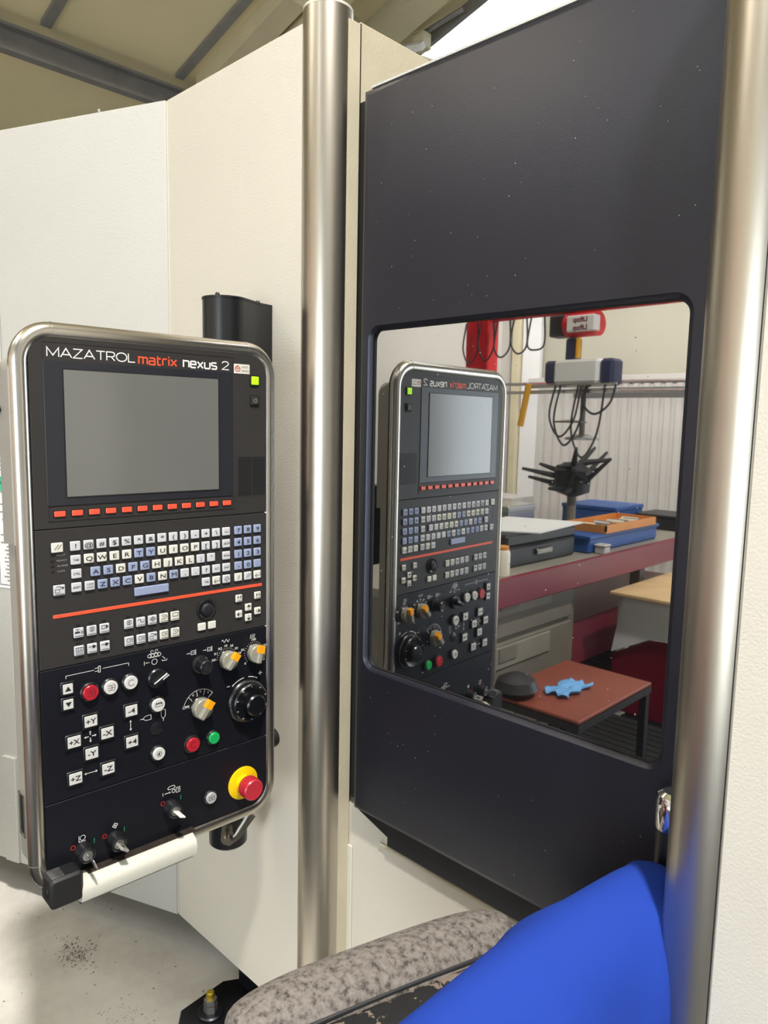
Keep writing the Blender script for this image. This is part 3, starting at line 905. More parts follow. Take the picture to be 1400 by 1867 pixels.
for u, s in zip(COLS, ['SHIFT', 'CAPS/LOCK', 'Z', 'X', 'C', 'V', 'B', 'N', 'M', ',', '.', '?', 'ALT', 'SHIFT']):
    key(u, ROWV[3], s, B_ if s in 'ZXCBM' else C_ if s in 'VN' else G_)
key(592, ROWV[4], 'blank', B_, 60, 14.0)
for u, s, mt in ((692.5, 'TAB', G_), (713, 'enter', C_), (733.3, 'clear', G_)):
    key(u, ROWV[4], s, mt)
for r_, row in enumerate(['789', '456', '123', '-0.']):
    for u, s in zip(NUM, row):
        key(u, ROWV[r_], s, B_)
for u, s, mt in zip(NUM, ['/', 'slashes', 'enter'], [C_, G_, C_]):
    key(u, ROWV[4], s, mt)
key(442, 1353, 'slashes', C_, 17, 15)
key(443, 1287, 'machine', G_, 17, 16)
g = MB()
for v, s in ((1341, 'RESET'), (1332.5, 'READY'), (1324.3, 'ALARM'), (1316, 'CAPS')):
    text_into(g, s, m(441.5), k(v), 0.0003, 0.0026, T=PT, sx=1.35, bold=0.01, align='L')
g.build('lamp_legend', 'print_grey', kp)
me, c0 = MB().prism(rrect(-0.0022, 0.0022, -0.0012, 0.0012, 0.0004, 2), 0, 0.0006, T=PT).mesh('status_lamp', 'seam_black')
for v in (1341, 1332.5, 1324.3, 1316):
    place('status_lamp', me, Vector((0.0003, m(435), k(v))), kp)
MB().prism(rrect(m(433), m(810), k(1243), k(1248.5), 0.001, 2), 0, 0.0008, 0.0003, T=PT).build('accent_stripe', 'print_orange', kp)
# function keys with their small lamps
FA = ['tap', 'spindle', 'clamp']
FB = ['spindle', 'wave', 'target', 'dee', 'monitor']
F2A, F2B = ['grid', 'plug', 'plug'], ['drum', 'drum', 'machine', 'drum', 'dee']
led, _ = MB().prism(rrect(-0.003, 0.003, -0.0013, 0.0013, 0.0005, 2), 0, 0.0005, T=PT).mesh('key_lamp', 'seam_black')
for v, A_, Bk in ((1215.3, FA, FB), (1186.3, F2A, F2B)):
    for i, s in enumerate(A_ + Bk):
        u = (470 + 20.4 * i) if i < 3 else 551 + 20.4 * (i - 3)
        key(u, v, s, C_ if s in ('monitor',) or (i >= 6) else G_, 15.2, 15.5)
        place('key_lamp', led, Vector((0.00025, m(u), k(v + 11.5))), kp)
for u, v, s in ((759, 1227, 'pageup'), (799, 1227, 'pagedown'), (779, 1207.5, 'up'), (759, 1197.5, 'left'), (799, 1197.5, 'right'), (779, 1188, 'down')):
    key(u, v, s, C_, 13.2, 13.2)
for u in (683.5, 703.5):
    key(u, 1187, 'blank', C_, 15, 13.2)
js = MB().lathe([(0.0185, 0), (0.0185, 0.003), (0.0165, 0.0042), (0.0135, 0.0026), (0.012, 0.0026)], 28, T=lambda a, b, c: PT(a + m(693), b + k(1217.5), c)).build('trackpoint', 'knob_black', cp)
MB().lathe([(0.010, 0.0026), (0.011, 0.006), (0.009, 0.008), (0.006, 0.0086)], 24, T=lambda a, b, c: PT(a + m(693), b + k(1217.5), c)).build('pointer_nub', 'rubber_black', js)

# ---- operation plate
def at(u, v): return lambda a, b, c: PT(a + m(u), b + k(v), c)
def bigkey(u, v, s, icon=False, w=20, h=18):
    o = MB().prism(rrect(m(u) - (w / 2 + 3.2) * mm, m(u) + (w / 2 + 3.2) * mm, k(v) - (h / 2 + 3.4) * mm, k(v) + (h / 2 + 3.4) * mm, 0.001, 2), 0, 0.0045, 0.0008, T=PT).build('jog_key', 'knob_black', cp)
    MB().prism(rrect(m(u) - w / 2 * mm, m(u) + w / 2 * mm, k(v) - h / 2 * mm, k(v) + h / 2 * mm, 0.0008, 2), 0.0045, 0.0058, 0.0004, T=PT).build('key_cap', 'button_white', o)
    g = MB()
    if icon:
        sg = 1 if s == 'up' else -1
        g.poly([(m(u), k(v) + sg * 0.0042), (m(u) - 0.0048, k(v) - sg * 0.0036), (m(u) + 0.0048, k(v) - sg * 0.0036)], 0.006, T=PT)
    else:
        text_into(g, s, m(u), k(v), 0.006, 0.0082, sx=1.25, bold=0.02, width=0.0165)
    g.build('key_legend', 'print_black', o)
bigkey(450, 1129.5, 'up', True, 15, 15.5)
bigkey(450, 1104.5, 'dn', True, 15, 15.5)
for u, v, s in ((484, 1068, '+Y'), (510, 1041, '-X'), (457, 1041, '+X'), (484, 1014, '-Y'), (551, 1068, '-4'), (551, 1014, '+4'), (457.5, 980, '+Z'), (510, 980, '-Z')):
    bigkey(u, v, s)
def roundbtn(u, v, r, mt, icon=None, im='print_black', ring='knob_black', dome=0.009):
    o = MB().lathe([(r * 1.28, 0), (r * 1.28, 0.004), (r * 1.12, 0.0055), (r * 1.06, 0.0055)], 28, T=at(u, v)).build('push_button', ring, cp)
    MB().lathe([(r, 0.0055), (r, dome), (r * 0.93, dome + 0.0008)], 28, T=at(u, v)).build('button_cap', mt, o)
    g = MB()
    z = dome + 0.0010
    if icon == 'loop':
        g.stroke(oval(m(u), k(v), r * .45, r * .45, 40, 330, 14), 0.0008, z, T=PT)
    elif icon == 'chuck':
        g.stroke([(m(u) - r * .5, k(v) + r * .35), (m(u) + r * .1, k(v) + r * .35), (m(u) + r * .1, k(v) - r * .35), (m(u) - r * .5, k(v) - r * .35)], 0.0008, z, T=PT)
        g.stroke(oval(m(u) + r * .2, k(v), r * .35, r * .5, -90, 90, 8), 0.0008, z, T=PT)
        g.stroke([(m(u) - r * .5, k(v)), (m(u) + r * .5, k(v))], 0.0007, z, T=PT)
    elif icon == 'rects':
        for s in (-1, 1):
            q = m(u) + s * r * .32
            g.stroke([(q - r * .22, k(v) - r * .3), (q + r * .22, k(v) - r * .3), (q + r * .22, k(v) + r * .3), (q - r * .22, k(v) + r * .3)], 0.0008, z, T=PT, closed=True)
    elif icon == 'tool':
        g.stroke([(m(u) - r * .55, k(v) - r * .15), (m(u) + r * .55, k(v) - r * .15), (m(u) + r * .55, k(v) + r * .2), (m(u) - r * .55, k(v) + r * .2)], 0.0008, z, T=PT, closed=True)
        for q in (-.35, 0, .35):
            g.disc((m(u) + q * r, k(v) + r * .32), r * .14, z, 8, T=PT)
    elif icon == 'cool':
        g.stroke(oval(m(u), k(v), r * .4, r * .4, 0, 360, 14)[:-1], 0.0008, z, T=PT, closed=True)
        g.poly([(m(u) - r * .3, k(v)), (m(u) + r * .1, k(v) + r * .3), (m(u) + r * .1, k(v) - r * .3)], z, T=PT)
    if g.f:
        g.build('button_legend', im, o)
    return o
roundbtn(484, 1116, 0.0122, 'button_red', 'chuck', 'print_black')
roundbtn(516.5, 1117, 0.0112, 'button_white', 'chuck')
roundbtn(550, 1117.5, 0.0112, 'button_white', 'loop')
roundbtn(597, 1067, 0.0115, 'button_white', 'tool')
roundbtn(596.5, 980, 0.0108, 'button_white', 'cool')
roundbtn(661, 977, 0.0125, 'button_red', 'loop', 'print_black')
roundbtn(703, 977.5, 0.0105, 'button_green', 'rects', 'print_green')
MB().lathe([(0.0115, 0), (0.0115, 0.0012), (0.0105, 0.0016)], 24, T=at(596.5, 1023)).build('hole_plug', 'knob_black', cp)
# selector switch
s1 = MB().lathe([(0.0165, 0), (0.0165, 0.006), (0.0145, 0.008)], 28, T=at(597, 1113.5)).build('selector_switch', 'knob_black', cp)
ca, sa = math.cos(R(38)), math.sin(R(38))
rt_ = lambda u, v, ang: (lambda a, b, c: PT(m(u) + a * math.cos(R(ang)) - b * math.sin(R(ang)), k(v) + a * math.sin(R(ang)) + b * math.cos(R(ang)), c))
MB().box(-0.014, 0.016, -0.0045, 0.0045, 0.008, 0.022, 0.0015, T=rt_(597, 1113.5, 30)).build('switch_lever', 'knob_black', s1)
MB().box(0.003, 0.0155, -0.0008, 0.0008, 0.022, 0.0224, T=rt_(597, 1113.5, 30)).build('pointer_mark', 'print_white', s1)
# black knob
kb = MB().lathe([(0.016, 0), (0.016, 0.005), (0.0125, 0.007), (0.0125, 0.026), (0.011, 0.028), (0.0085, 0.0272)], 28, T=at(679, 1120)).build('push_knob', 'knob_black', cp)
MB().lathe([(0.008, 0.0272), (0.008, 0.0276)], 20, T=at(679, 1120)).build('knob_face', 'rubber_black', kb)
# rotary switches with an orange pointer
def rotary(u, v, r, ang, ticks, nums, a0, a1, tr):
    o = MB().lathe([(r * 1.02, 0), (r * 1.02, 0.003), (r * 0.97, 0.004)], 30, T=at(u, v)).build('rotary_switch', 'knob_black', cp)
    prof = []
    n = 40
    mbk = MB()
    pts = [(r * (0.93 + 0.03 * (i % 2)) * math.cos(2 * math.pi * i / n), r * (0.93 + 0.03 * (i % 2)) * math.sin(2 * math.pi * i / n)) for i in range(n)]
    mbk.prism(pts, 0.004, 0.016, 0.0015, T=at(u, v))
    mbk.build('knob_skirt', 'knob_grey', o)
    MB().box(-r * .9, r * .95, -r * .30, r * .30, 0.016, 0.026, 0.002, T=rt_(u, v, ang)).build('knob_grip', 'knob_grey', o)
    MB().add([(r * .2, -r * .31, .0262), (r * .2, r * .31, .0262), (r * .97, r * .31, .0262), (r * .97, -r * .31, .0262), (r * .97, -r * .31, .016), (r * .97, r * .31, .016), (r * .2, -r * .31, .016), (r * .2, r * .31, .016)],
             [(0, 3, 2, 1), (2, 3, 4, 5), (0, 1, 7, 6), (0, 6, 4, 3), (1, 2, 5, 7), (4, 6, 7, 5)], T=rt_(u, v, ang)).build('knob_pointer', 'knob_orange', o)
    g = MB()
    for i in range(ticks):
        a = R(a0 + (a1 - a0) * i / max(1, ticks - 1))
        g.stroke([(m(u) + math.cos(a) * r * 1.06, k(v) + math.sin(a) * r * 1.06), (m(u) + math.cos(a) * r * 1.2, k(v) + math.sin(a) * r * 1.2)], 0.0006, 0.0003, T=PT)
    for i, s in enumerate(nums):
        a = R(a0 + (a1 - a0) * i / (len(nums) - 1))
        text_into(g, s, m(u) + math.cos(a) * r * tr, k(v) + math.sin(a) * r * tr * 0.95, 0.0003, 0.0042, sx=1.2, bold=0.01)
    g.build('dial_scale', 'print_white', op)
    return o
rotary(734, 1117, 0.0178, 50, 14, ['R0', 'R1', 'R2', '10', '25', '50', '100'], 172, 14, 1.5)
rotary(792, 1118, 0.0178, 75, 22, ['0', '50', '100', '150', '200'], 225, -45, 1.48)
ro = rotary(679.5, 1040, 0.0195, 52, 5, [], 170, 40, 1.4)
g = MB()
text_into(g, 'OFF', m(652), k(1046), 0.0003, 0.0050, sx=1.1)
g.stroke(arc(m(679.5), k(1040), 0.0325, 40, 165, 18), 0.0007, 0.0003, T=PT)
for a in (40, 72, 103, 135, 165):
    a = R(a)
    g.stroke([(m(679.5) + math.cos(a) * 0.0225, k(1040) + math.sin(a) * 0.0225), (m(679.5) + math.cos(a) * 0.0325, k(1040) + math.sin(a) * 0.0325)], 0.0008, 0.0003, T=PT)
for a in (55, 88, 119):
    a = R(a)
    x, y = m(679.5) + math.cos(a) * 0.028, k(1040) + math.sin(a) * 0.028
    g.stroke([(x - .0015, y + .002), (x, y - .0015), (x + .0015, y + .002)], 0.0006, 0.0003, T=PT)
g.build('dial_scale', 'print_white', op)
# hand wheel
hw = MB().lathe([(0.0405, 0), (0.0405, 0.005), (0.0385, 0.007)], 48, T=at(775, 1029)).build('hand_wheel', 'wheel_black', cp)
MB().lathe([(0.035, 0.007), (0.036, 0.010), (0.036, 0.017), (0.0335, 0.0195), (0.029, 0.018), (0.020, 0.0175)], 48, T=at(775, 1029)).build('wheel_rim', 'wheel_black', hw)
MB().lathe([(0.018, 0.0175), (0.020, 0.021), (0.020, 0.030), (0.0175, 0.033), (0.010, 0.0335)], 36, T=at(778, 1027)).build('crank_knob', 'wheel_black', hw)
g = MB()
for i in range(100):
    a = 2 * math.pi * i / 100
    l = 0.0368 if i % 5 else 0.0360
    g.stroke([(m(775) + math.cos(a) * l, k(1029) + math.sin(a) * l), (m(775) + math.cos(a) * 0.0384, k(1029) + math.sin(a) * 0.0384)], 0.0004, 0.0073, T=PT)
g.build('wheel_ticks', 'print_white', hw)
g = MB()
for i in range(10):
    a = R(90 - 36 * i)
    text_into(g, str(i * 10), m(775) + math.cos(a) * 0.0315, k(1029) + math.sin(a) * 0.0315, 0.0197, 0.0026)
g.build('wheel_numbers', 'print_white', hw)
g = MB()
text_into(g, '-', m(737), k(1066), 0.0003, 0.012, sx=1.3, bold=0.02)
g.build('axis_mark', 'print_white', op)
g = MB()
text_into(g, '+', m(806), k(1075), 0.0003, 0.0105, sx=1.1, bold=0.02)
g.build('axis_mark', 'print_white', op)
g = MB()
g.stroke(arc(m(775), k(1029), 0.0445, 96, 128, 8), 0.0014, 0.0003, T=PT)
g.stroke(arc(m(775), k(1029), 0.0445, 84, 60, 8), 0.0014, 0.0003, T=PT)
def arrow(g, u, v, ang, s=2.2):
    x, y = m(u), k(v)
    d = (math.cos(R(ang)), math.sin(R(ang)))
    n = (-d[1], d[0])
    s *= mm
    g.poly([(x + d[0] * s * 1.5, y + d[1] * s * 1.5), (x + n[0] * s, y + n[1] * s), (x - n[0] * s, y - n[1] * s)], 0.0003, T=PT)
arrow(g, 747.6, 1064, 218)
arrow(g, 797.2, 1067.5, -30)
g.build('axis_mark', 'print_white', op)
g = MB()
for ang in (0, 90, 180, 270):
    d = (math.cos(R(ang)), math.sin(R(ang)))
    g.stroke([U(484 + d[0] * 2.5, 1041 + d[1] * 2.5), U(484 + d[0] * 8, 1041 + d[1] * 8)], 0.0013, 0.0003, T=PT)
    arrow(g, 484 + d[0] * 7, 1041 + d[1] * 7, ang, 2.0)
g.build('axis_mark', 'print_white', op)
g = MB()
g.stroke([U(551, 1034), U(551, 1048)], 0.0010, 0.0003, T=PT)
arrow(g, 551, 1047, 90, 2.2)
arrow(g, 551, 1035, -90, 2.2)
g.build('axis_mark', 'print_white', op)
g = MB()
g.stroke([U(475, 980), U(491, 980)], 0.0010, 0.0003, T=PT)
arrow(g, 476, 980, 180, 2.2)
arrow(g, 491, 980, 0, 2.2)
g.build('axis_mark', 'print_white', op)
g = MB()
# bracket line and pictograms
g.stroke([U(449, 1144.5), U(449, 1149), U(493, 1149)], 0.0008, 0.0003, T=PT)
g.stroke([U(507, 1149), U(550, 1149), U(550, 1144)], 0.0008, 0.0003, T=PT)
g.build('pictogram', 'print_white', op)
g = MB()
g.stroke([U(494, 1151.5), U(500, 1151.5), U(500, 1146.5), U(494, 1146.5)], 0.0008, 0.0003, T=PT)
g.stroke([U(500, 1154), U(503, 1154), U(503, 1144), U(500, 1144)], 0.0009, 0.0003, T=PT, closed=True)
g.build('pictogram', 'print_white', op)
g = MB()
g.stroke(arc(m(595), k(1141.5), 0.0048, 0, 360, 18)[:-1], 0.0009, 0.0003, T=PT, closed=True)
g.build('pictogram', 'print_white', op)
g = MB()
for q in (586, 592, 598, 604):
    g.stroke(arc(m(q), k(1153), 0.0028, 0, 360, 12)[:-1], 0.0008, 0.0003, T=PT, closed=True)
g.stroke([U(586, 1156.4), U(604, 1156.4)], 0.0007, 0.0003, T=PT)
g.stroke([U(586, 1149.6), U(604, 1149.6)], 0.0007, 0.0003, T=PT)
for q in (589, 597):
    g.stroke(arc(m(q + 2), k(1159.5), 0.0024, 0, 250, 10), 0.0007, 0.0003, T=PT)
g.build('pictogram', 'print_white', op)
g = MB()
g.stroke([U(577, 1138.5), U(577, 1145.5)], 0.0009, 0.0003, T=PT)
g.stroke([U(579.5, 1142), U(586, 1142)], 0.0008, 0.0003, T=PT)
arrow(g, 581, 1142, 180, 1.3)
g.build('pictogram', 'print_white', op)
g = MB()
g.stroke([U(609, 1148), U(614, 1143.5)], 0.0008, 0.0003, T=PT)
arrow(g, 613, 1144.2, -40, 1.2)
g.stroke([U(608, 1142), U(610, 1140), U(617, 1140), U(618, 1142.5)], 0.0009, 0.0003, T=PT)
g.build('pictogram', 'print_white', op)
g = MB()
for q in (664, 696):                     # spindle with arrow
    g.stroke([U(q - 10, 1142.5), U(q - 4, 1142.5)], 0.0008, 0.0003, T=PT)
    arrow(g, q - 5, 1142.5, 0, 1.4)
    g.stroke([U(q - 1, 1146), U(q + 6, 1146), U(q + 6, 1139.5), U(q - 1, 1139.5)], 0.0008, 0.0003, T=PT, closed=True)
    g.stroke([U(q + 8, 1147.5), U(q + 8, 1138)], 0.0010, 0.0003, T=PT)
    g.stroke([U(q - 1, 1142.7), U(q + 6, 1142.7)], 0.0006, 0.0003, T=PT)
    g.build('pictogram', 'print_white', op)
    g = MB()
wv = [(m(724 + i * 1.0), k(1151.5 + 2.6 * math.sin(i * 0.85))) for i in range(17)]
g.stroke(wv, 0.0009, 0.0003, T=PT)
g.build('pictogram', 'print_white', op)
g = MB()
g.stroke([U(784 + i * 1.45, 1149.5 + (4 if i % 2 else -4)) for i in range(8)], 0.0009, 0.0003, T=PT)
g.build('pictogram', 'print_white', op)
g = MB()
# tool clamp pictograms
g.stroke([U(578, 1050), U(587, 1050), U(587, 1042), U(578, 1042), U(572, 1046)], 0.0008, 0.0003, T=PT, closed=True)
g.stroke([U(572, 1046), U(568, 1046)], 0.0009, 0.0003, T=PT)
g.build('pictogram', 'print_white', op)
g = MB()
g.stroke([U(605.5, 1053), U(613, 1053), U(613, 1042), U(609.2, 1037), U(605.5, 1042)], 0.0008, 0.0003, T=PT, closed=True)
g.stroke([U(609.2, 1037), U(609.2, 1033)], 0.0009, 0.0003, T=PT)
g.build('pictogram', 'print_white', op)

# ---- bottom plate
es = MB().lathe([(0.0315, 0), (0.0315, 0.002), (0.030, 0.003)], 40, T=at(767, 868)).build('emergency_stop', 'estop_yellow', cp)
MB().lathe([(0.0165, 0.003), (0.0165, 0.012)], 30, T=at(767, 868)).build('collar', 'estop_yellow', es)
rb = []
n = 36
mbk = MB()
mbk.lathe([(0.0165, 0.012), (0.0195, 0.016), (0.0200, 0.030), (0.0200, 0.038), (0.0180, 0.0405), (0.0155, 0.0400), (0.006, 0.0405)], 36, T=at(767, 868))
mbk.build('mushroom_head', 'estop_red', es)
me, c0 = MB().box(-0.0006, 0.0006, 0.0192, 0.0203, 0.016, 0.030, T=PT).mesh('grip_rib', 'estop_red')
for i in range(24):
    a = 2 * math.pi * i / 24
    MBr = MB().box(-0.0009, 0.0009, 0.0190, 0.0207, 0.017, 0.031, T=rt_(767, 868, 360 * i / 24)).build('grip_rib', 'estop_red', es)
roundbtn(696, 865, 0.0102, 'button_grey', 'rects')
def keyswitch(u, v):
    o = MB().lathe([(0.0152, 0), (0.0152, 0.006), (0.0138, 0.009), (0.0128, 0.020), (0.0105, 0.0215), (0.0085, 0.0205)], 28, T=at(u, v)).build('key_switch', 'knob_black', cp)
    MB().lathe([(0.0082, 0.0205), (0.0082, 0.0209), (0.006, 0.0211)], 20, T=at(u, v)).build('lock_cylinder', 'zinc', o)
    return o
ks1, ks2, ks3 = keyswitch(467, 852), keyswitch(519, 851), keyswitch(620, 872)
kk = MB().box(-0.0010, 0.0010, -0.004, 0.004, 0.021, 0.034, 0.0004, T=rt_(467, 852, 20)).box(-0.0011, 0.0011, -0.009, 0.008, 0.034, 0.052, 0.0005, T=rt_(467, 852, 20))
kk.build('key_blade', 'steel_bright', ks1)
MB().box(-0.0075, 0.0075, -0.0022, 0.0022, 0.021, 0.043, 0.001, T=rt_(519, 851, -35)).build('key_tag', 'tag_clear', ks2)
MB().box(-0.0025, 0.0025, -0.0026, 0.0026, 0.027, 0.037, 0.0006, T=rt_(519, 851, -35)).build('tag_insert', 'dark_metal', ks2)
MB().box(-0.0012, 0.0012, -0.0052, 0.0052, 0.021, 0.046, 0.0004, T=rt_(620, 872, 70)).build('key_blade', 'print_white', ks3)
g = MB()
for u, v in ((451.5, 862.5), (502.5, 862.5), (605.5, 883)):
    MB().stroke(arc(m(u), k(v), 0.0034, 0, 360, 16)[:-1], 0.0013, 0.0003, T=PT, closed=True).build('switch_mark', 'print_red', bp)
g = MB()
for u, v in ((485.5, 862), (536, 862.5), (639.5, 883)):
    MB().stroke([U(u, v - 4.2), U(u, v + 4.2)], 0.0014, 0.0003, T=PT).build('switch_mark', 'print_green', bp)
g = MB()
g.stroke([U(461, 879), U(461, 868), U(472, 868)], 0.0009, 0.0003, T=PT)
g.stroke(arc(m(467), k(874), 0.0042, 0, 360, 14)[:-1], 0.0009, 0.0003, T=PT, closed=True)
g.build('pictogram', 'print_white', bp)
g = MB()
g.stroke([U(516, 874), U(520, 879), U(525, 876), U(521, 870)], 0.0010, 0.0003, T=PT, closed=True)
g.disc(U(520.4, 874.6), 0.0016, 0.0003, 8, T=PT)
g.build('pictogram', 'print_white', bp)
g = MB()
g.stroke([U(615, 907), U(618, 910), U(627, 910), U(629, 907), U(627, 904.5), U(617, 904.5)], 0.0010, 0.0003, T=PT, closed=True)
g.build('pictogram', 'print_white', bp)
g = MB()
g.stroke([U(606, 902), U(606, 896)], 0.0010, 0.0003, T=PT)
g.stroke([U(609, 899), U(618, 899)], 0.0012, 0.0003, T=PT)
arrow(g, 618, 899, 0, 1.8)
g.build('pictogram', 'print_white', bp)
g = MB()
g.stroke(arc(m(626), k(899.5), 0.0030, 0, 360, 12)[:-1], 0.0010, 0.0003, T=PT, closed=True)
g.build('pictogram', 'print_white', bp)
g = MB()
g.stroke([U(631, 895), U(638, 895), U(638, 904), U(631, 904)], 0.0009, 0.0003, T=PT, closed=True)
g.stroke([U(633.5, 901.5), U(636, 901.5), U(634.5, 897)], 0.0009, 0.0003, T=PT)
g.build('pictogram', 'print_white', bp)
# white grab bar with its black end block
gb = MB()
prof = [(0.000, 0.018), (0.016, 0.019), (0.030, 0.012), (0.034, 0.0), (0.030, -0.017), (0.016, -0.022), (0.000, -0.022)]
mbp = []
ul, ur = m(452), m(653)
vs_ = [(ul, 0.0185 + k(800) - 0.0185 + q[1], q[0]) for q in prof] + [(ur, k(800) + q[1], q[0]) for q in prof] + [(ur + 0.006, k(800) + q[1] * 0.6, q[0] * 0.55) for q in prof]
np_ = len(prof)
fs_ = [(i, i + 1, np_ + i + 1, np_ + i) for i in range(np_ - 1)] + [(np_ + i, np_ + i + 1, 2 * np_ + i + 1, 2 * np_ + i) for i in range(np_ - 1)]
fs_ += [tuple(range(np_)), tuple(range(2 * np_, 3 * np_)), (0, np_, 2 * np_ - 1, np_ - 1), (np_, 2 * np_, 3 * np_ - 1, 2 * np_ - 1)]
gbo = gb.add(vs_, fs_, T=PT).build('grab_bar', 'bar_white', cp, sharp=50)
MB().box(ul, ur - 0.004, k(777.6), k(778.6), 0.004, 0.024, T=PT).build('bar_lip', 'dark_metal', gbo)
eb = MB().prism(rrect(m(404), m(455), k(790), k(840), 0.008, 4), -0.006, 0.034, 0.004, T=PT).build('bar_end_block', 'rubber_black', cp)
MB().prism(rrect(m(408), m(428), k(838.6), k(841), 0.001, 2), 0.002, 0.028, 0.001, T=PT).build('worn_patch', 'rubber_worn', eb)
MB().lathe([(0.008, 0), (0.008, 0.0012), (0.006, 0.0016)], 16, T=lambda a, b, c: (0.016 + a, m(404) - c, k(812) + b)).build('screw_recess', 'seam_black', eb)

# ---- swing post, bracket and clamp behind the panel (world coordinates, fixed to the machine)
sa_ = root('swing_arm', 'black swing post carrying the control panel on the white casing', 'swing arm', (-1.322, 0.88, 0.606))
cxp, cyp, rp = -1.322, 0.880, 0.0455
fpn = arc(cxp, cyp, rp, 160, 385, 28)
poly_ = fpn + [(-1.288, 0.915), (-1.297, 0.935), (-1.308, 0.960), (-1.312, 0.9935), (-1.405, 0.9935), (-1.40, 0.95)]
ps = MB().prism(poly_, 0.93, 1.795, 0.0).build('post_casing', 'post_black', sa_, sharp=50)
MB().prism(offset(poly_[:-3], 0.0015) + [(-1.312, 0.9935), (-1.405, 0.9935), (-1.40, 0.95)], 1.795, 1.799, 0.0).build('top_plate', 'post_black', ps)
for x, y in ((-1.352, 0.862), (-1.300, 0.848), (-1.318, 0.96)):
    MB().lathe([(0.005, 1.799), (0.005, 1.802), (0.003, 1.805)], 10, c=(x, y)).build('cap_screw', 'post_black', ps)
MB().lathe([(0.037, 0.606), (0.042, 0.611), (0.042, 0.93)], 32, c=(cxp, cyp)).build('lower_tube', 'post_black', sa_)
MB().box(-1.33, -1.262, 0.83, 0.90, 1.20, 1.40, 0.004).build('hinge_block', 'post_black', sa_)
MB().lathe([(0.020, 0.0), (0.0205, 0.045), (0.019, 0.050)], 24, T=lambda a, b, c: (-1.225 + a, 0.885 + c, 0.868 + b)).build('stop_buffer', 'rubber_black', sa_)
dv = Vector((0.80, -0.58, -0.12)).normalized()
p0 = Vector((cxp, cyp, 0.668)) + dv * 0.036
lv = MB().tube([p0, p0 + dv * 0.032], 0.0115, 14)
cl = lv.build('clamp_screw', 'zinc', sa_)
MB().tube([p0 + dv * 0.026, p0 + dv * 0.045, p0 + dv * 0.052], [0.0125, 0.0125, 0.009], 14).build('clamp_hub', 'dark_metal', cl)
q0 = p0 + dv * 0.040
MB().tube([q0 + Vector((0, 0, -0.012)), q0 + Vector((0.012, 0.018, 0.002)), q0 + Vector((0.020, 0.036, 0.030)), q0 + Vector((0.024, 0.046, 0.046))], [0.009, 0.0085, 0.010, 0.0115], 12, flat=0.55).build('clamp_lever', 'dark_metal', cl)
# steel ruler lying on the grab bar
rlt = root('steel_ruler', 'dark steel ruler lying on the white grab bar below the key switches', 'ruler', PLOC, -R(3.0), org=(0, 0, 0))
rlt.scale = (PSC,) * 3
rl = MB().box(m(468), m(660), k(819.2), k(820.4), 0.001, 0.017, T=PT).build('blade', 'ruler_steel', rlt)
g = MB()
for i in range(62):
    x = m(471 + i * 3)
    l = 0.008 if i % 5 == 0 else 0.004
    g.box(x, x + 0.0006, k(820.4), k(820.6), 0.016 - l, 0.016, T=PT)
g.build('graduations', 'print_black', rl)

# ================================================================== chair and jacket
ch = root('work_chair', 'high work chair with worn grey seat and peeling black vinyl', 'chair', (-0.60, 0.72, 0.0))
AX, PP = Vector((0.300, 0.954, 0)).normalized(), Vector((0.954, -0.300, 0)).normalized()
S0 = Vector((-0.815, 0.525, 0.05))
LEN = 0.475
def chairT(s, p, z):
    q = S0 + AX * s + PP * p
    return (q.x, q.y, z + q.z)
def loft(prof_fn, ns, length, cap=True):
    vs, fs = [], []
    n = None
    for i in range(ns + 1):
        t = i / ns
        pr = prof_fn(t)
        n = len(pr)
        vs += [chairT(q[2] if len(q) > 2 else t * length, q[0], q[1]) for q in pr]
    for i in range(ns):
        for j in range(n - 1):
            fs.append((i * n + j, i * n + j + 1, (i + 1) * n + j + 1, (i + 1) * n + j))
    if cap:
        fs.append(tuple(range(n)))
        fs.append(tuple(range(ns * n, (ns + 1) * n)))
    return vs, fs
def endk(t, pw=4.0):
    return max(0.0, 1 - abs(2 * t - 1) ** pw) ** (1 / pw)
def roll(t):
    tt = 0.5 - 0.5 * math.cos(math.pi * t)
    e = 0.30 + 0.70 * endk(tt, 3.2)
    zc = 0.660
    r = 0.058 * e
    o = []
    for i in range(15):
        a = R(250 - 215 * i / 14)
        o.append((0.055 + math.cos(a) * r * 1.15, zc + math.sin(a) * r, tt * LEN))
    o.append((0.112, zc + 0.020 * e, tt * LEN))
    return o
vs_, fs_ = loft(roll, 26, LEN)
MB().add(vs_, fs_).build('seat_roll', 'worn_suede', ch, sharp=60)
def seatp(t):
    tt = 0.5 - 0.5 * math.cos(math.pi * t)
    e = 0.25 + 0.75 * endk(tt, 5)
    s = tt * LEN
    return [(0.10, 0.60, s), (0.10, 0.66 + 0.022 * e, s), (0.125, 0.668 + 0.028 * e, s), (0.18, 0.668 + 0.030 * e, s), (0.25, 0.664 + 0.030 * e, s), (0.325, 0.66 + 0.03 * e, s), (0.335, 0.60, s)]
vs_, fs_ = loft(seatp, 20, LEN)
MB().add(vs_, fs_).build('seat_cushion', 'peeled_vinyl', ch, sharp=60)
MB().tube([chairT(0.03 + 0.415 * i / 12, 0.107, 0.690 + 0.004 * math.sin(math.pi * i / 12)) for i in range(13)], 0.0035, 8).build('seam_piping', 'case_black', ch)
MB().tube([chairT(0.455, 0.03, 0.625), chairT(0.468, 0.065, 0.66), chairT(0.462, 0.10, 0.68)], 0.012, 8).build('torn_edge', 'case_black', ch)
e0 = MB().tube([chairT(-0.004, 0.02 + 0.012 * i, 0.64 + 0.022 * math.sin(math.pi * i / 6)) for i in range(7)], 0.008, 8).build('side_welt', 'worn_suede', ch)
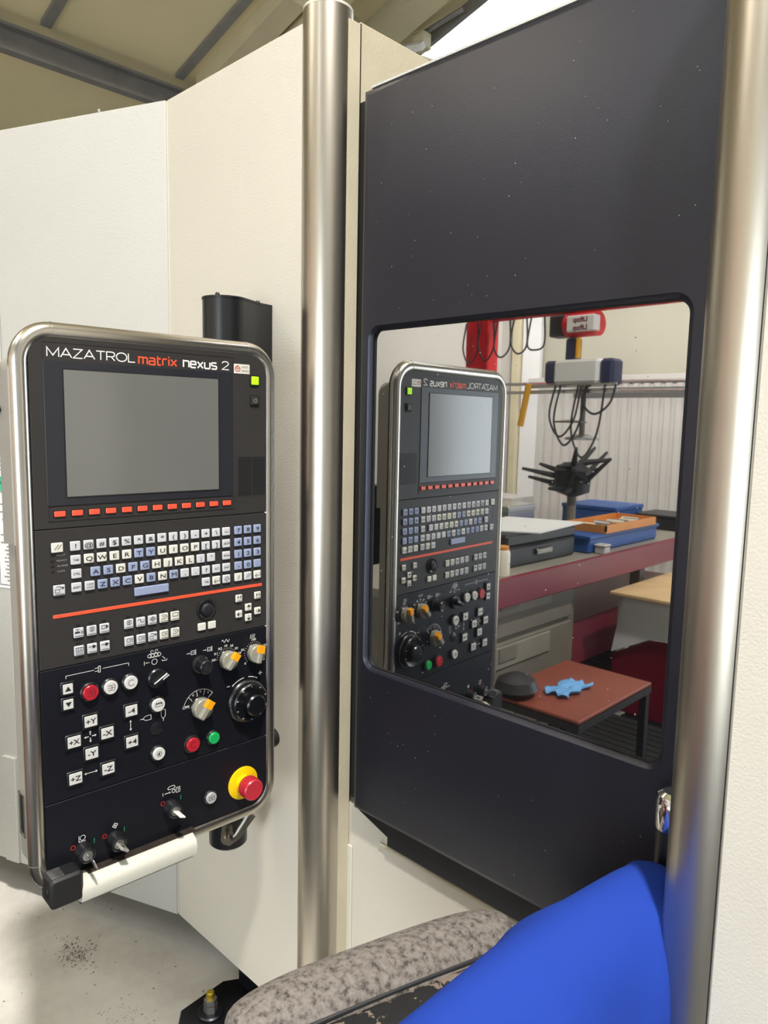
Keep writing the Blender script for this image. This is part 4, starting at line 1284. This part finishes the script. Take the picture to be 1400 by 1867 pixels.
MB().add(*[(lambda b: (b.v, b.f))(MB().box(0.02, 0.455, 0.03, 0.325, 0.575, 0.605))][0], T=lambda a, b, c: chairT(a, b, c)).build('seat_pan', 'chair_frame', ch)
cc = chairT(LEN / 2, 0.18, -0.05)
MB().lathe([(0.025, 0.12), (0.025, 0.40), (0.018, 0.41), (0.018, 0.625)], 18, c=(cc[0], cc[1])).build('gas_column', 'chair_frame', ch)
MB().tube([(cc[0] + 0.16 * math.cos(2 * math.pi * i / 24), cc[1] + 0.16 * math.sin(2 * math.pi * i / 24), 0.26) for i in range(24)], 0.01, 8, closed=True).build('foot_ring', 'steel_bright', ch)
for i in range(5):
    a = 2 * math.pi * i / 5 + 0.3
    lg = MB().tube([(cc[0], cc[1], 0.13), (cc[0] + 0.24 * math.cos(a), cc[1] + 0.24 * math.sin(a), 0.075)], [0.026, 0.016], 8).build('base_leg', 'chair_frame', ch)
    MB().lathe([(0.018, -0.012), (0.026, -0.009), (0.026, 0.009), (0.018, 0.012)], 14, T=lambda q, w, e: (cc[0] + 0.24 * math.cos(a) + q, cc[1] + 0.24 * math.sin(a) + e, 0.026 + w)).build('caster', 'chair_frame', lg)
bk = [chairT(LEN / 2, 0.30, 0.585), chairT(LEN / 2, 0.345, 0.61), chairT(LEN / 2, 0.350, 0.78)]
MB().tube(bk, 0.016, 8).build('back_stem', 'chair_frame', ch)
# jacket hung over the chair back
JR = [(-0.520, 0.33, 0.800), (-0.500, 0.41, 0.850), (-0.480, 0.50, 0.886), (-0.462, 0.60, 0.908), (-0.440, 0.72, 0.928), (-0.415, 0.83, 0.943), (-0.392, 0.92, 0.952), (-0.375, 0.965, 0.945), (-0.365, 0.990, 0.900)]
# profile: (sideways towards +X, drop below the ridge)
JP = [(-0.055, 0.36), (-0.060, 0.25), (-0.058, 0.13), (-0.048, 0.05), (-0.028, 0.012), (0.0, 0.0), (0.030, 0.008), (0.060, 0.035), (0.085, 0.085), (0.105, 0.16), (0.120, 0.26), (0.130, 0.38), (0.125, 0.50)]
def cr(P, t):
    n = len(P) - 1
    x = min(t * n, n - 1e-6)
    i = int(x)
    f = x - i
    p = [Vector(P[max(0, min(n, i + d))]) for d in (-1, 0, 1, 2)]
    return 0.5 * ((2 * p[1]) + (-p[0] + p[2]) * f + (2 * p[0] - 5 * p[1] + 4 * p[2] - p[3]) * f * f + (-p[0] + 3 * p[1] - 3 * p[2] + p[3]) * f ** 3)
jm = MB()
NS, NP = 48, 40
vs_ = []
for i in range(NS + 1):
    t = i / NS
    c = cr(JR, t)
    for j in range(NP + 1):
        u_ = j / NP
        q = cr([(a, b, 0) for a, b in JP], u_)
        side = q.x
        drop = q.y
        fold = 0.012 * math.sin(9 * t + 5 * u_ + 1.1 * math.sin(4 * t)) * min(1, drop / 0.06) + 0.007 * math.sin(21 * t - 11 * u_) * min(1, drop / 0.12) + 0.010 * math.exp(-((t * 1.6 - u_ * 1.1 - 0.55) / 0.035) ** 2) * min(1, drop / 0.03) + 0.008 * math.exp(-((t * 1.2 + u_ * 0.5 - 1.15) / 0.03) ** 2) * min(1, drop / 0.02)
        endf = 1.0 if t < 0.86 else max(0.35, 1 - ((t - 0.86) / 0.14) ** 2 * 0.65)
        d = Vector((0.97, -0.24, 0))
        pnt = c + d * (side * endf + fold * (1 if side >= 0 else -1)) + Vector((0, 0, -drop))
        vs_.append(tuple(pnt))
fs_ = []
for i in range(NS):
    for j in range(NP):
        fs_.append((i * (NP + 1) + j, i * (NP + 1) + j + 1, (i + 1) * (NP + 1) + j + 1, (i + 1) * (NP + 1) + j))
jk = jm.add(vs_, fs_).build('work_jacket', 'jacket_blue', None, sharp=180)
sm = jk.modifiers.new('cloth_thickness', 'SOLIDIFY')
sm.thickness = 0.006
sm.offset = -1
tag(jk, 'royal blue work jacket hung over the chair back beside the right column', 'jacket')
# padded chair back under the jacket
bm_ = MB()
pts = []
for i in range(9):
    c = cr(JR, 0.14 + 0.76 * i / 8)
    pts.append((c.x + 0.012, c.y, c.z - 0.075))
bm_.tube(pts, [0.018, 0.034, 0.038, 0.04, 0.04, 0.04, 0.038, 0.032, 0.016], 12)
bm_.build('backrest', 'chair_frame', ch, sharp=60)

# ================================================================== swarf on the floor
cm = MB()
rr = random.Random(11)
def chip(x, y, s):
    a = rr.uniform(0, 6.28)
    d = (math.cos(a), math.sin(a))
    n = (-d[1], d[0])
    h = rr.uniform(0.3, 0.8) * s
    cm.add([(x - d[0] * s, y - d[1] * s, 0.0005), (x + n[0] * s * .3, y + n[1] * s * .3, h), (x + d[0] * s, y + d[1] * s, 0.001), (x - n[0] * s * .3, y - n[1] * s * .3, 0.0008)], [(0, 1, 2, 3), (0, 3, 2, 1)][:1])
for _ in range(260):
    chip(-1.99 + rr.gauss(0, 0.035), 0.80 + rr.gauss(0, 0.024), rr.uniform(0.0012, 0.0045))
for _ in range(240):
    chip(rr.uniform(-2.6, -1.35), rr.uniform(0.45, 1.0), rr.uniform(0.0008, 0.0045))
for _ in range(120):
    chip(-1.66 + rr.gauss(0, 0.05), 0.80 + rr.gauss(0, 0.03), rr.uniform(0.0008, 0.003))
sw = cm.build('metal_chips', 'dark_metal', None)
tag(sw, 'fine metal chips scattered on the concrete floor below the panel', 'chips')
sw['kind'] = 'stuff'
curl = MB().tube([(-1.655 + 0.008 * math.cos(i * 0.7) , 0.735 + 0.008 * math.sin(i * 0.7) + i * 0.0006, 0.003 + 0.0008 * i) for i in range(18)], 0.0022, 6)
tag(curl.build('metal_curl', 'steel_bright'), 'shiny curled metal chip lying alone on the lit floor', 'metal chip')

# specks of coolant dust dried on the door and its window
rr = random.Random(4)
sp_ = MB()
for _ in range(70):
    x, z = rr.uniform(WX0 + .02, WX1 - .02), rr.uniform(WZ0 + .02, WZ1 - .02)
    s = rr.uniform(0.0004, 0.0010)
    sp_.box(x - s, x + s, 1.0622, 1.0625, z - s * rr.uniform(.6, 2.2), z + s)
for _ in range(90):
    x = rr.uniform(DX0 + .03, DX1 - .1)
    z = rr.choice([rr.uniform(DZ0 + .03, WZ0 - .03), rr.uniform(WZ1 + .03, DZ1 - .05)])
    s = rr.uniform(0.0003, 0.0008)
    sp_.box(x - s, x + s, YD - 0.0003, YD + 0.0002, z - s, z + s * rr.uniform(.6, 2))
so = sp_.build('dust_specks', 'print_grey', door)
so['kind'] = 'stuff'

# ================================================================== the workshop behind the viewer (seen in the door's window)
def rbox(name, label, cat, b, mt, bev=0.006, group=None):
    o = MB().box(*b, bev).build(name, mt)
    return tag(o, label, cat, group)
fm = root('added_floor_mat', 'added black ribbed mat darkening the unseen floor in front of the machine', 'mat', (-0.9, -0.9, 0))  # added out of view to darken door reflections and cut floor bounce
MB().box(-2.75, 3.05, -3.0, 0.36, 0.0, 0.012, 0.004).build('mat_base', 'mat_rubber', fm)
me, c0 = MB().box(-2.87, 2.87, -0.012, 0.012, 0.0, 0.006, 0.003).mesh('mat_rib', 'mat_rubber')
for i in range(55):
    place('mat_rib', me, Vector((0.15, -2.96 + 0.0605 * i, 0.0148)), fm)
# work bench with maroon edge
wb = root('work_bench', 'long grey workbench with a deep maroon front edge', 'workbench', (-2.2, -1.4, 0))
MB().box(-2.75, -1.80, -3.2, 0.05, 0.845, 0.885, 0.004).build('worktop', 'cabinet_light', wb)
MB().box(-1.80, -1.775, -3.2, 0.05, 0.765, 0.895, 0.004).build('front_edge', 'maroon', wb)
MB().box(-2.70, -1.86, -1.22, 0.05, 0.05, 0.845, 0.004).build('carcass', 'cabinet_taupe', wb)
for z in (0.60, 0.36, 0.12):
    d = MB().box(-1.862, -1.84, -1.16, -0.02, z, z + 0.215, 0.004).build('drawer', 'cabinet_taupe', wb)
    MB().box(-1.842, -1.832, -0.95, -0.30, z + 0.10, z + 0.20, 0.003).build('drawer_panel', 'cabinet_light', d)
    MB().box(-1.835, -1.826, -0.66, -0.52, z + 0.13, z + 0.20, 0.003).build('handle', 'cabinet_taupe', d)
for y in (-3.1, -1.95):
    MB().box(-1.90, -1.84, y - 0.03, y + 0.03, 0, 0.845).build('leg', 'cabinet_taupe', wb)
MB().box(-2.66, -1.95, -3.1, -1.3, 0.25, 0.50, 0.004).build('lower_shelf', 'maroon', wb)
# trolley table
tt = root('trolley_table', 'low brown-topped trolley table with dark frame', 'table', (-1.43, -0.50, 0))
MB().box(-1.64, -1.24, -0.78, -0.18, 0.485, 0.50, 0.004).build('table_top', 'brown_top', tt)
for x in (-1.62, -1.26):
    for y in (-0.76, -0.20):
        MB().box(x - 0.015, x + 0.015, y - 0.015, y + 0.015, 0.0, 0.485).build('leg', 'case_black', tt)
MB().box(-1.64, -1.24, -0.78, -0.18, 0.455, 0.484).build('apron', 'case_black', tt)
MB().box(-1.62, -1.26, -0.76, -0.20, 0.14, 0.16).build('shelf', 'case_black', tt)
cb = MB()
nn = 10
g2 = []
rr = random.Random(5)
for i in range(nn + 1):
    for j in range(nn + 1):
        g2.append((-1.43 + 0.10 * (i / nn - .5) + 0.012 * math.sin(j * 1.3), -0.43 + 0.20 * (j / nn - .5) + 0.012 * math.sin(i * 1.1), 0.506 + 0.010 * (1 + math.sin(i * 1.4 + j * .9)) * .7))
cb.add(g2, [(i * (nn + 1) + j, i * (nn + 1) + j + 1, (i + 1) * (nn + 1) + j + 1, (i + 1) * (nn + 1) + j) for i in range(nn) for j in range(nn)])
cbo = cb.build('cleaning_cloth', 'cloth_blue', None, sharp=180)
tag(cbo, 'light blue crumpled cloth on the brown trolley table', 'cloth')
s_ = cbo.modifiers.new('cloth_thickness', 'SOLIDIFY')
s_.thickness = 0.003
bg = MB().lathe([(0.02, 0.50), (0.06, 0.505), (0.085, 0.53), (0.07, 0.565), (0.03, 0.585)], 16, T=lambda a, b, c: (-1.55 + a, -0.24 + b * 1.1, c), c=(0, 0))
tag(bg.build('dark_bag', 'case_black'), 'crumpled dark bag at the corner of the brown table', 'bag')
# wood-topped table behind
wt = root('wood_table', 'pale wood-topped table with white panels and maroon skirt', 'table', (-1.5, -1.9, 0))
MB().box(-1.77, -1.15, -2.45, -1.42, 0.68, 0.70, 0.004).build('table_top', 'wood_top', wt)
for x, y in ((-1.73, -1.52), (-1.73, -2.41), (-1.19, -1.52), (-1.19, -2.41)):
    MB().box(x - 0.025, x + 0.025, y - 0.025, y + 0.025, 0, 0.68).build('leg', 'lamp_housing', wt)
XZ = lambda a, b, c: (a, c, b)
MB().prism([(-1.77, 0.36), (-1.56, 0.47), (-1.17, 0.50), (-1.17, 0.67), (-1.72, 0.67)], -1.49, -1.475, T=XZ).build('front_panel', 'paper', wt)
MB().prism([(-1.77, 0.04), (-1.17, 0.04), (-1.17, 0.49), (-1.56, 0.46), (-1.77, 0.35)], -1.505, -1.492, T=XZ).build('skirt', 'maroon', wt)
MB().box(-1.75, -1.17, -2.44, -2.425, 0.04, 0.66).build('back_panel', 'paper', wt)
# things on the bench
tb = root('tool_case', 'black tool case with white papers on top on the bench', 'case', (-2.1, -1.0, 0.886))
MB().box(-2.28, -1.92, -1.30, -0.68, 0.886, 0.985, 0.01).build('case_base', 'case_black', tb)
MB().box(-2.28, -1.92, -1.30, -0.68, 0.988, 1.045, 0.01).build('case_lid', 'case_black', tb)
MB().box(-1.92, -1.905, -1.06, -0.92, 0.93, 0.96, 0.004).build('handle', 'dark_metal', tb)
pp_ = MB().prism([(-2.32, -1.26), (-1.92, -1.38), (-1.86, -0.86), (-2.24, -0.62)], 1.046, 1.052)
tag(pp_.build('paper_stack', 'paper'), 'white sheets lying on the black tool case', 'paper')
rbox('red_tool', 'red hand tool beside the black case', 'tool', (-2.08, -1.96, -0.62, -0.50, 0.886, 1.00), 'red_paint', 0.02)
for i, (x, y, h_, mt, lab) in enumerate(((-1.86, -0.56, 0.13, 'lamp_housing', 'cream jar at the near end of the bench'), (-1.93, -0.40, 0.10, 'steel_bright', 'bright steel can at the near end of the bench'), (-1.86, -0.44, 0.08, 'lamp_housing', 'short cream jar at the bench corner'))):
    rt = root('jar', lab, 'jar', (x, y, 0.886), group='jars on the bench')
    MB().lathe([(0.034, 0.886), (0.035, 0.90), (0.035, 0.886 + h_ * .8), (0.028, 0.886 + h_ * .9)], 18, c=(x, y)).build('body', mt, rt)
    MB().lathe([(0.029, 0.886 + h_ * .9), (0.029, 0.886 + h_), (0.025, 0.89 + h_)], 18, c=(x, y)).build('lid', 'box_orange', rt)
bb = root('blue_crate', 'blue crate full of tools at the back of the bench', 'crate', (-2.05, -1.65, 0.886))
MB().box(-2.26, -1.88, -2.20, -1.38, 0.886, 0.975, 0.008).build('crate_body', 'box_blue', bb)
MB().box(-2.27, -1.87, -2.21, -1.37, 0.960, 0.980, 0.004).build('crate_rim', 'box_blue', bb)
wx = root('wooden_tray', 'shallow orange wooden tray on top of the blue crate', 'tray', (-1.98, -1.8, 0.981))
MB().box(-2.12, -1.86, -2.14, -1.52, 0.981, 0.990).build('tray_floor', 'box_orange', wx)
for b in ((-2.12, -2.11, -2.14, -1.52), (-1.87, -1.86, -2.14, -1.52), (-2.12, -1.86, -2.14, -2.13), (-2.12, -1.86, -1.53, -1.52)):
    MB().box(b[0], b[1], b[2], b[3], 0.990, 1.025).build('tray_side', 'box_orange', wx)
rr = random.Random(9)
for i in range(9):
    x, y = -1.99 + rr.uniform(-.05, .05), -2.07 + 0.058 * i
    o = MB().tube([(x - 0.05, y, 1.007), (x + 0.05, y + rr.uniform(-.02, .02), 1.007)], rr.uniform(0.008, 0.015), 8).build('end_mill', 'steel_bright' if i % 2 else 'lamp_housing')
    tag(o, 'round cutting tool lying in the orange tray', 'cutting tool', 'cutting tools in the tray')
for i, (x, y, w, h_, mt, lab) in enumerate(((-2.5, -1.1, .3, .16, 'cabinet_light', 'grey box at the back of the bench'), (-2.56, -1.55, .28, .20, 'steel_bright', 'bright metal box at the back of the bench'), (-2.45, -2.6, .4, .14, 'box_blue', 'small blue box at the far end of the bench'), (-2.05, -2.75, .3, .10, 'case_black', 'flat black box at the far end of the bench'), (-1.84, -1.45, .06, .05, 'rib_grey', 'small pale grey box in front of blue crate'))):
    rt = root('storage_box', lab, 'box', (x, y, 0.886), group='boxes on the bench')
    MB().box(x - w / 2, x + w / 2, y - w / 2, y + w / 2, 0.886, 0.886 + h_ * .8, 0.005).build('body', mt, rt)
    MB().box(x - w / 2 - .005, x + w / 2 + .005, y - w / 2 - .005, y + w / 2 + .005, 0.886 + h_ * .8, 0.886 + h_, 0.005).build('lid', mt, rt)
# tool tree on a stand
sx, sy = -2.45, -2.17
sd = root('tool_stand', 'dark stand bristling with tool holders behind the bench', 'tool stand', (sx, sy, 0.886))
MB().lathe([(0.10, 0.886), (0.10, 0.90), (0.03, 0.91), (0.03, 1.10)], 16, c=(sx, sy)).build('pedestal', 'cabinet_taupe', sd)
MB().lathe([(0.03, 1.10), (0.11, 1.13), (0.12, 1.27), (0.06, 1.32)], 14, c=(sx, sy)).build('head', 'case_black', sd)
rr = random.Random(21)
for i in range(16):
    a = rr.uniform(0, 6.28)
    z = rr.uniform(1.14, 1.34)
    l = rr.uniform(0.16, 0.34)
    u3 = rr.uniform(-0.2, 0.7) if i > 4 else rr.uniform(-.05, .1)
    MB().tube([(sx + .05 * math.cos(a), sy + .05 * math.sin(a), z), (sx + l * math.cos(a), sy + l * math.sin(a), z + l * u3)], [0.022, 0.010], 8).build('tool_holder', 'case_black', sd)
# ribbed partition and rail
pt = root('ribbed_partition', 'pale grey partition of vertical ribs under a steel rail', 'partition', (-2.4, -4.3, 0))
me, c0 = MB().prism([(0, 0), (0.012, 0.022), (0.058, 0.022), (0.070, 0), (0.100, 0), (0.100, -0.004), (0, -0.004)], 0.0, 1.98, T=lambda a, b, c: (a, b, c)).mesh('rib_panel', 'rib_grey')
for i in range(38):
    place('rib_panel', me, Vector((-4.05 + 0.1 * i, -4.30, 0.99)), pt)
MB().box(-4.2, -0.2, -4.33, -4.26, 1.98, 2.03, 0.004).build('top_rail', 'rib_grey', pt)
gl_ = root('lifting_rail', 'dark steel double rail in front of the ribbed partition', 'rail', (-2.6, -3.2, 1.8))
for z in (1.83, 1.90):
    MB().tube([(-4.6, -3.15, z), (-0.6, -3.25, z)], 0.014, 8).build('rail_tube', 'steel_bright', gl_)
MB().box(-3.1, -0.6, -3.30, -3.26, 1.78, 1.86).build('back_bar', 'beam_grey', gl_)
for x in (-1.55, -1.75):
    su = MB().tube([(x, -3.2, 1.84), (x, -3.2, 1.62)], 0.010, 8).build('suction_rod', 'dark_metal', gl_)
    MB().lathe([(0.13, 1.54), (0.13, 1.555), (0.05, 1.575), (0.03, 1.62)], 18, c=(x, -3.2)).build('suction_pad', 'steel_bright', su)
    MB().lathe([(0.10, 1.60), (0.10, 1.61)], 18, c=(x, -3.2)).build('suction_disc', 'dark_metal', su)
# wall parts left of the partition
rbox('white_door_leaf', 'white door leaf beside the ribbed partition', 'door', (-4.31, -4.10, -4.36, -4.30, 0, 2.7), 'paper')
rbox('cream_door_post', 'cream post beside the white door leaf', 'post', (-4.41, -4.32, -4.36, -4.26, 0, 4.0), 'beam_cream')
rbox('steel_column', 'grey blue steel building column beside the cream post', 'column', (-4.66, -4.50, -4.3, -4.1, 0, 4.2), 'column_blue')
rbox('steel_column', 'grey steel building column next to the blue one', 'column', (-4.49, -4.43, -4.3, -4.1, 0, 4.2), 'rib_grey', group=None)
rbox('window_bench', 'pale bench below the white door leaf', 'bench', (-4.75, -3.95, -4.08, -3.7, 0.78, 0.87), 'rib_grey')
# red crane column with jib and hoist
rc = root('jib_crane', 'red jib crane column with a long red arm', 'crane', (-3.55, -2.75, 0))
MB().box(-3.755, -3.53, -2.80, -2.66, 0, 3.2, 0.01).build('crane_column', 'red_paint', rc)
MB().tube([(-3.60, -2.72, 2.45), (-1.2, -2.62, 2.45)], 0.09, 4).build('crane_arm', 'red_paint', rc)
MB().box(-3.80, -3.48, -2.88, -2.58, 0, 0.03).build('base_plate', 'red_paint', rc)
hx_, hy_ = -2.70, -2.62
ho = root('chain_hoist', 'red and white electric hoist hanging from the red arm', 'hoist', (hx_, hy_, 2.2))
MB().tube([(hx_ - 0.10, hy_, 2.265), (hx_ + 0.15, hy_ + 0.02, 2.265)], [0.085, 0.085], 20).build('motor', 'red_paint', ho)
MB().box(hx_ - 0.06, hx_ + 0.16, hy_ + 0.02, hy_ + 0.105, 2.21, 2.32, 0.008).build('name_panel', 'paper', ho)
MB().box(hx_ - 0.22, hx_ - 0.10, hy_ - 0.07, hy_ + 0.07, 2.19, 2.34, 0.01).build('gear_box', 'case_black', ho)
HT = lambda a, b, c: (hx_ + 0.05 - a, hy_ + 0.107 + c, b)
g = MB()
text_into(g, 'Liftop', 0, 2.292, 0, 0.034, T=HT, bold=0.03)
text_into(g, 'Liftop', 0, 2.238, 0, 0.034, T=HT, bold=0.03)
g.build('lettering', 'maroon', ho)
vl = root('vacuum_lifter', 'vacuum lifter with steel cross bar and black hoses on the hoist', 'lifter', (hx_, hy_, 1.6))
MB().box(hx_ - 0.09, hx_ - 0.01, hy_ - 0.05, hy_ + 0.05, 2.02, 2.175, 0.01).build('mast', 'navy', vl)
MB().tube([(hx_ + 0.02, hy_ + .06, 2.17), (hx_ + 0.02, hy_ + .06, 2.03)], 0.018, 10).build('yellow_link', 'yellow_paint', vl)
MB().box(hx_ - 0.15, hx_ + 0.20, hy_ - 0.10, hy_ + 0.10, 1.85, 2.02, 0.02).build('pump_box', 'paper', vl)
MB().box(hx_ - 0.24, hx_ - 0.15, hy_ - 0.08, hy_ + 0.08, 1.86, 2.02, 0.02).build('battery', 'navy', vl)
MB().box(hx_ + 0.20, hx_ + 0.30, hy_ - 0.08, hy_ + 0.08, 1.84, 2.02, 0.02).build('valve_block', 'navy', vl)
for z in (1.80, 1.84):
    MB().tube([(hx_ - 0.36, hy_ + 0.05, z), (hx_ + 0.34, hy_ + 0.09, z)], 0.014, 8).build('cross_bar', 'steel_bright', vl)
MB().tube([(hx_ - 0.36, hy_ + 0.08, 1.86), (hx_ - 0.42, hy_ + 0.08, 1.55)], 0.024, 8).build('yellow_handle', 'yellow_paint', vl)
for a, b_ in ((-0.12, 0.36), (-0.08, 0.42), (0.06, 0.5), (0.14, 0.2)):
    hp = [(hx_ + a, hy_ + .1, 1.84), (hx_ + a - .03, hy_ + .12, 1.84 - b_ * .6), (hx_ + a + .06, hy_ + .12, 1.84 - b_), (hx_ + a + .17, hy_ + .12, 1.84 - b_ * .65), (hx_ + a + .20, hy_ + .1, 1.84)]
    MB().tube([tuple(cr(hp, i / 24)) for i in range(25)], 0.008, 6).build('hose', 'case_black', vl)
MB().tube([(hx_ + 0.05, hy_, 1.86), (hx_ + 0.05, hy_, 1.50)], 0.02, 8).build('spindle', 'dark_metal', vl)
MB().lathe([(0.12, 1.46), (0.12, 1.475), (0.04, 1.50)], 16, c=(hx_ + 0.05, hy_)).build('suction_pad', 'steel_bright', vl)
MB().lathe([(0.12, 1.58), (0.12, 1.59), (0.04, 1.60)], 16, c=(hx_ - 0.05, hy_)).build('suction_pad', 'dark_metal', vl)
for i in range(5):
    x = hx_ - 1.0 + i * 0.15
    hp = [(x, -2.6, 2.35), (x - .015, -2.58, 2.15 + .03 * (i % 2)), (x + .05, -2.58, 2.03 + .02 * i), (x + .115, -2.6, 2.15), (x + .11, -2.6, 2.35)]
    o = MB().tube([tuple(cr(hp, j / 24)) for j in range(25)], 0.007, 6).build('hanging_cable', 'case_black')
    tag(o, 'black cable loop hanging from the red crane arm', 'cable', 'cable loops on the crane arm')
bpy.context.view_layer.update()
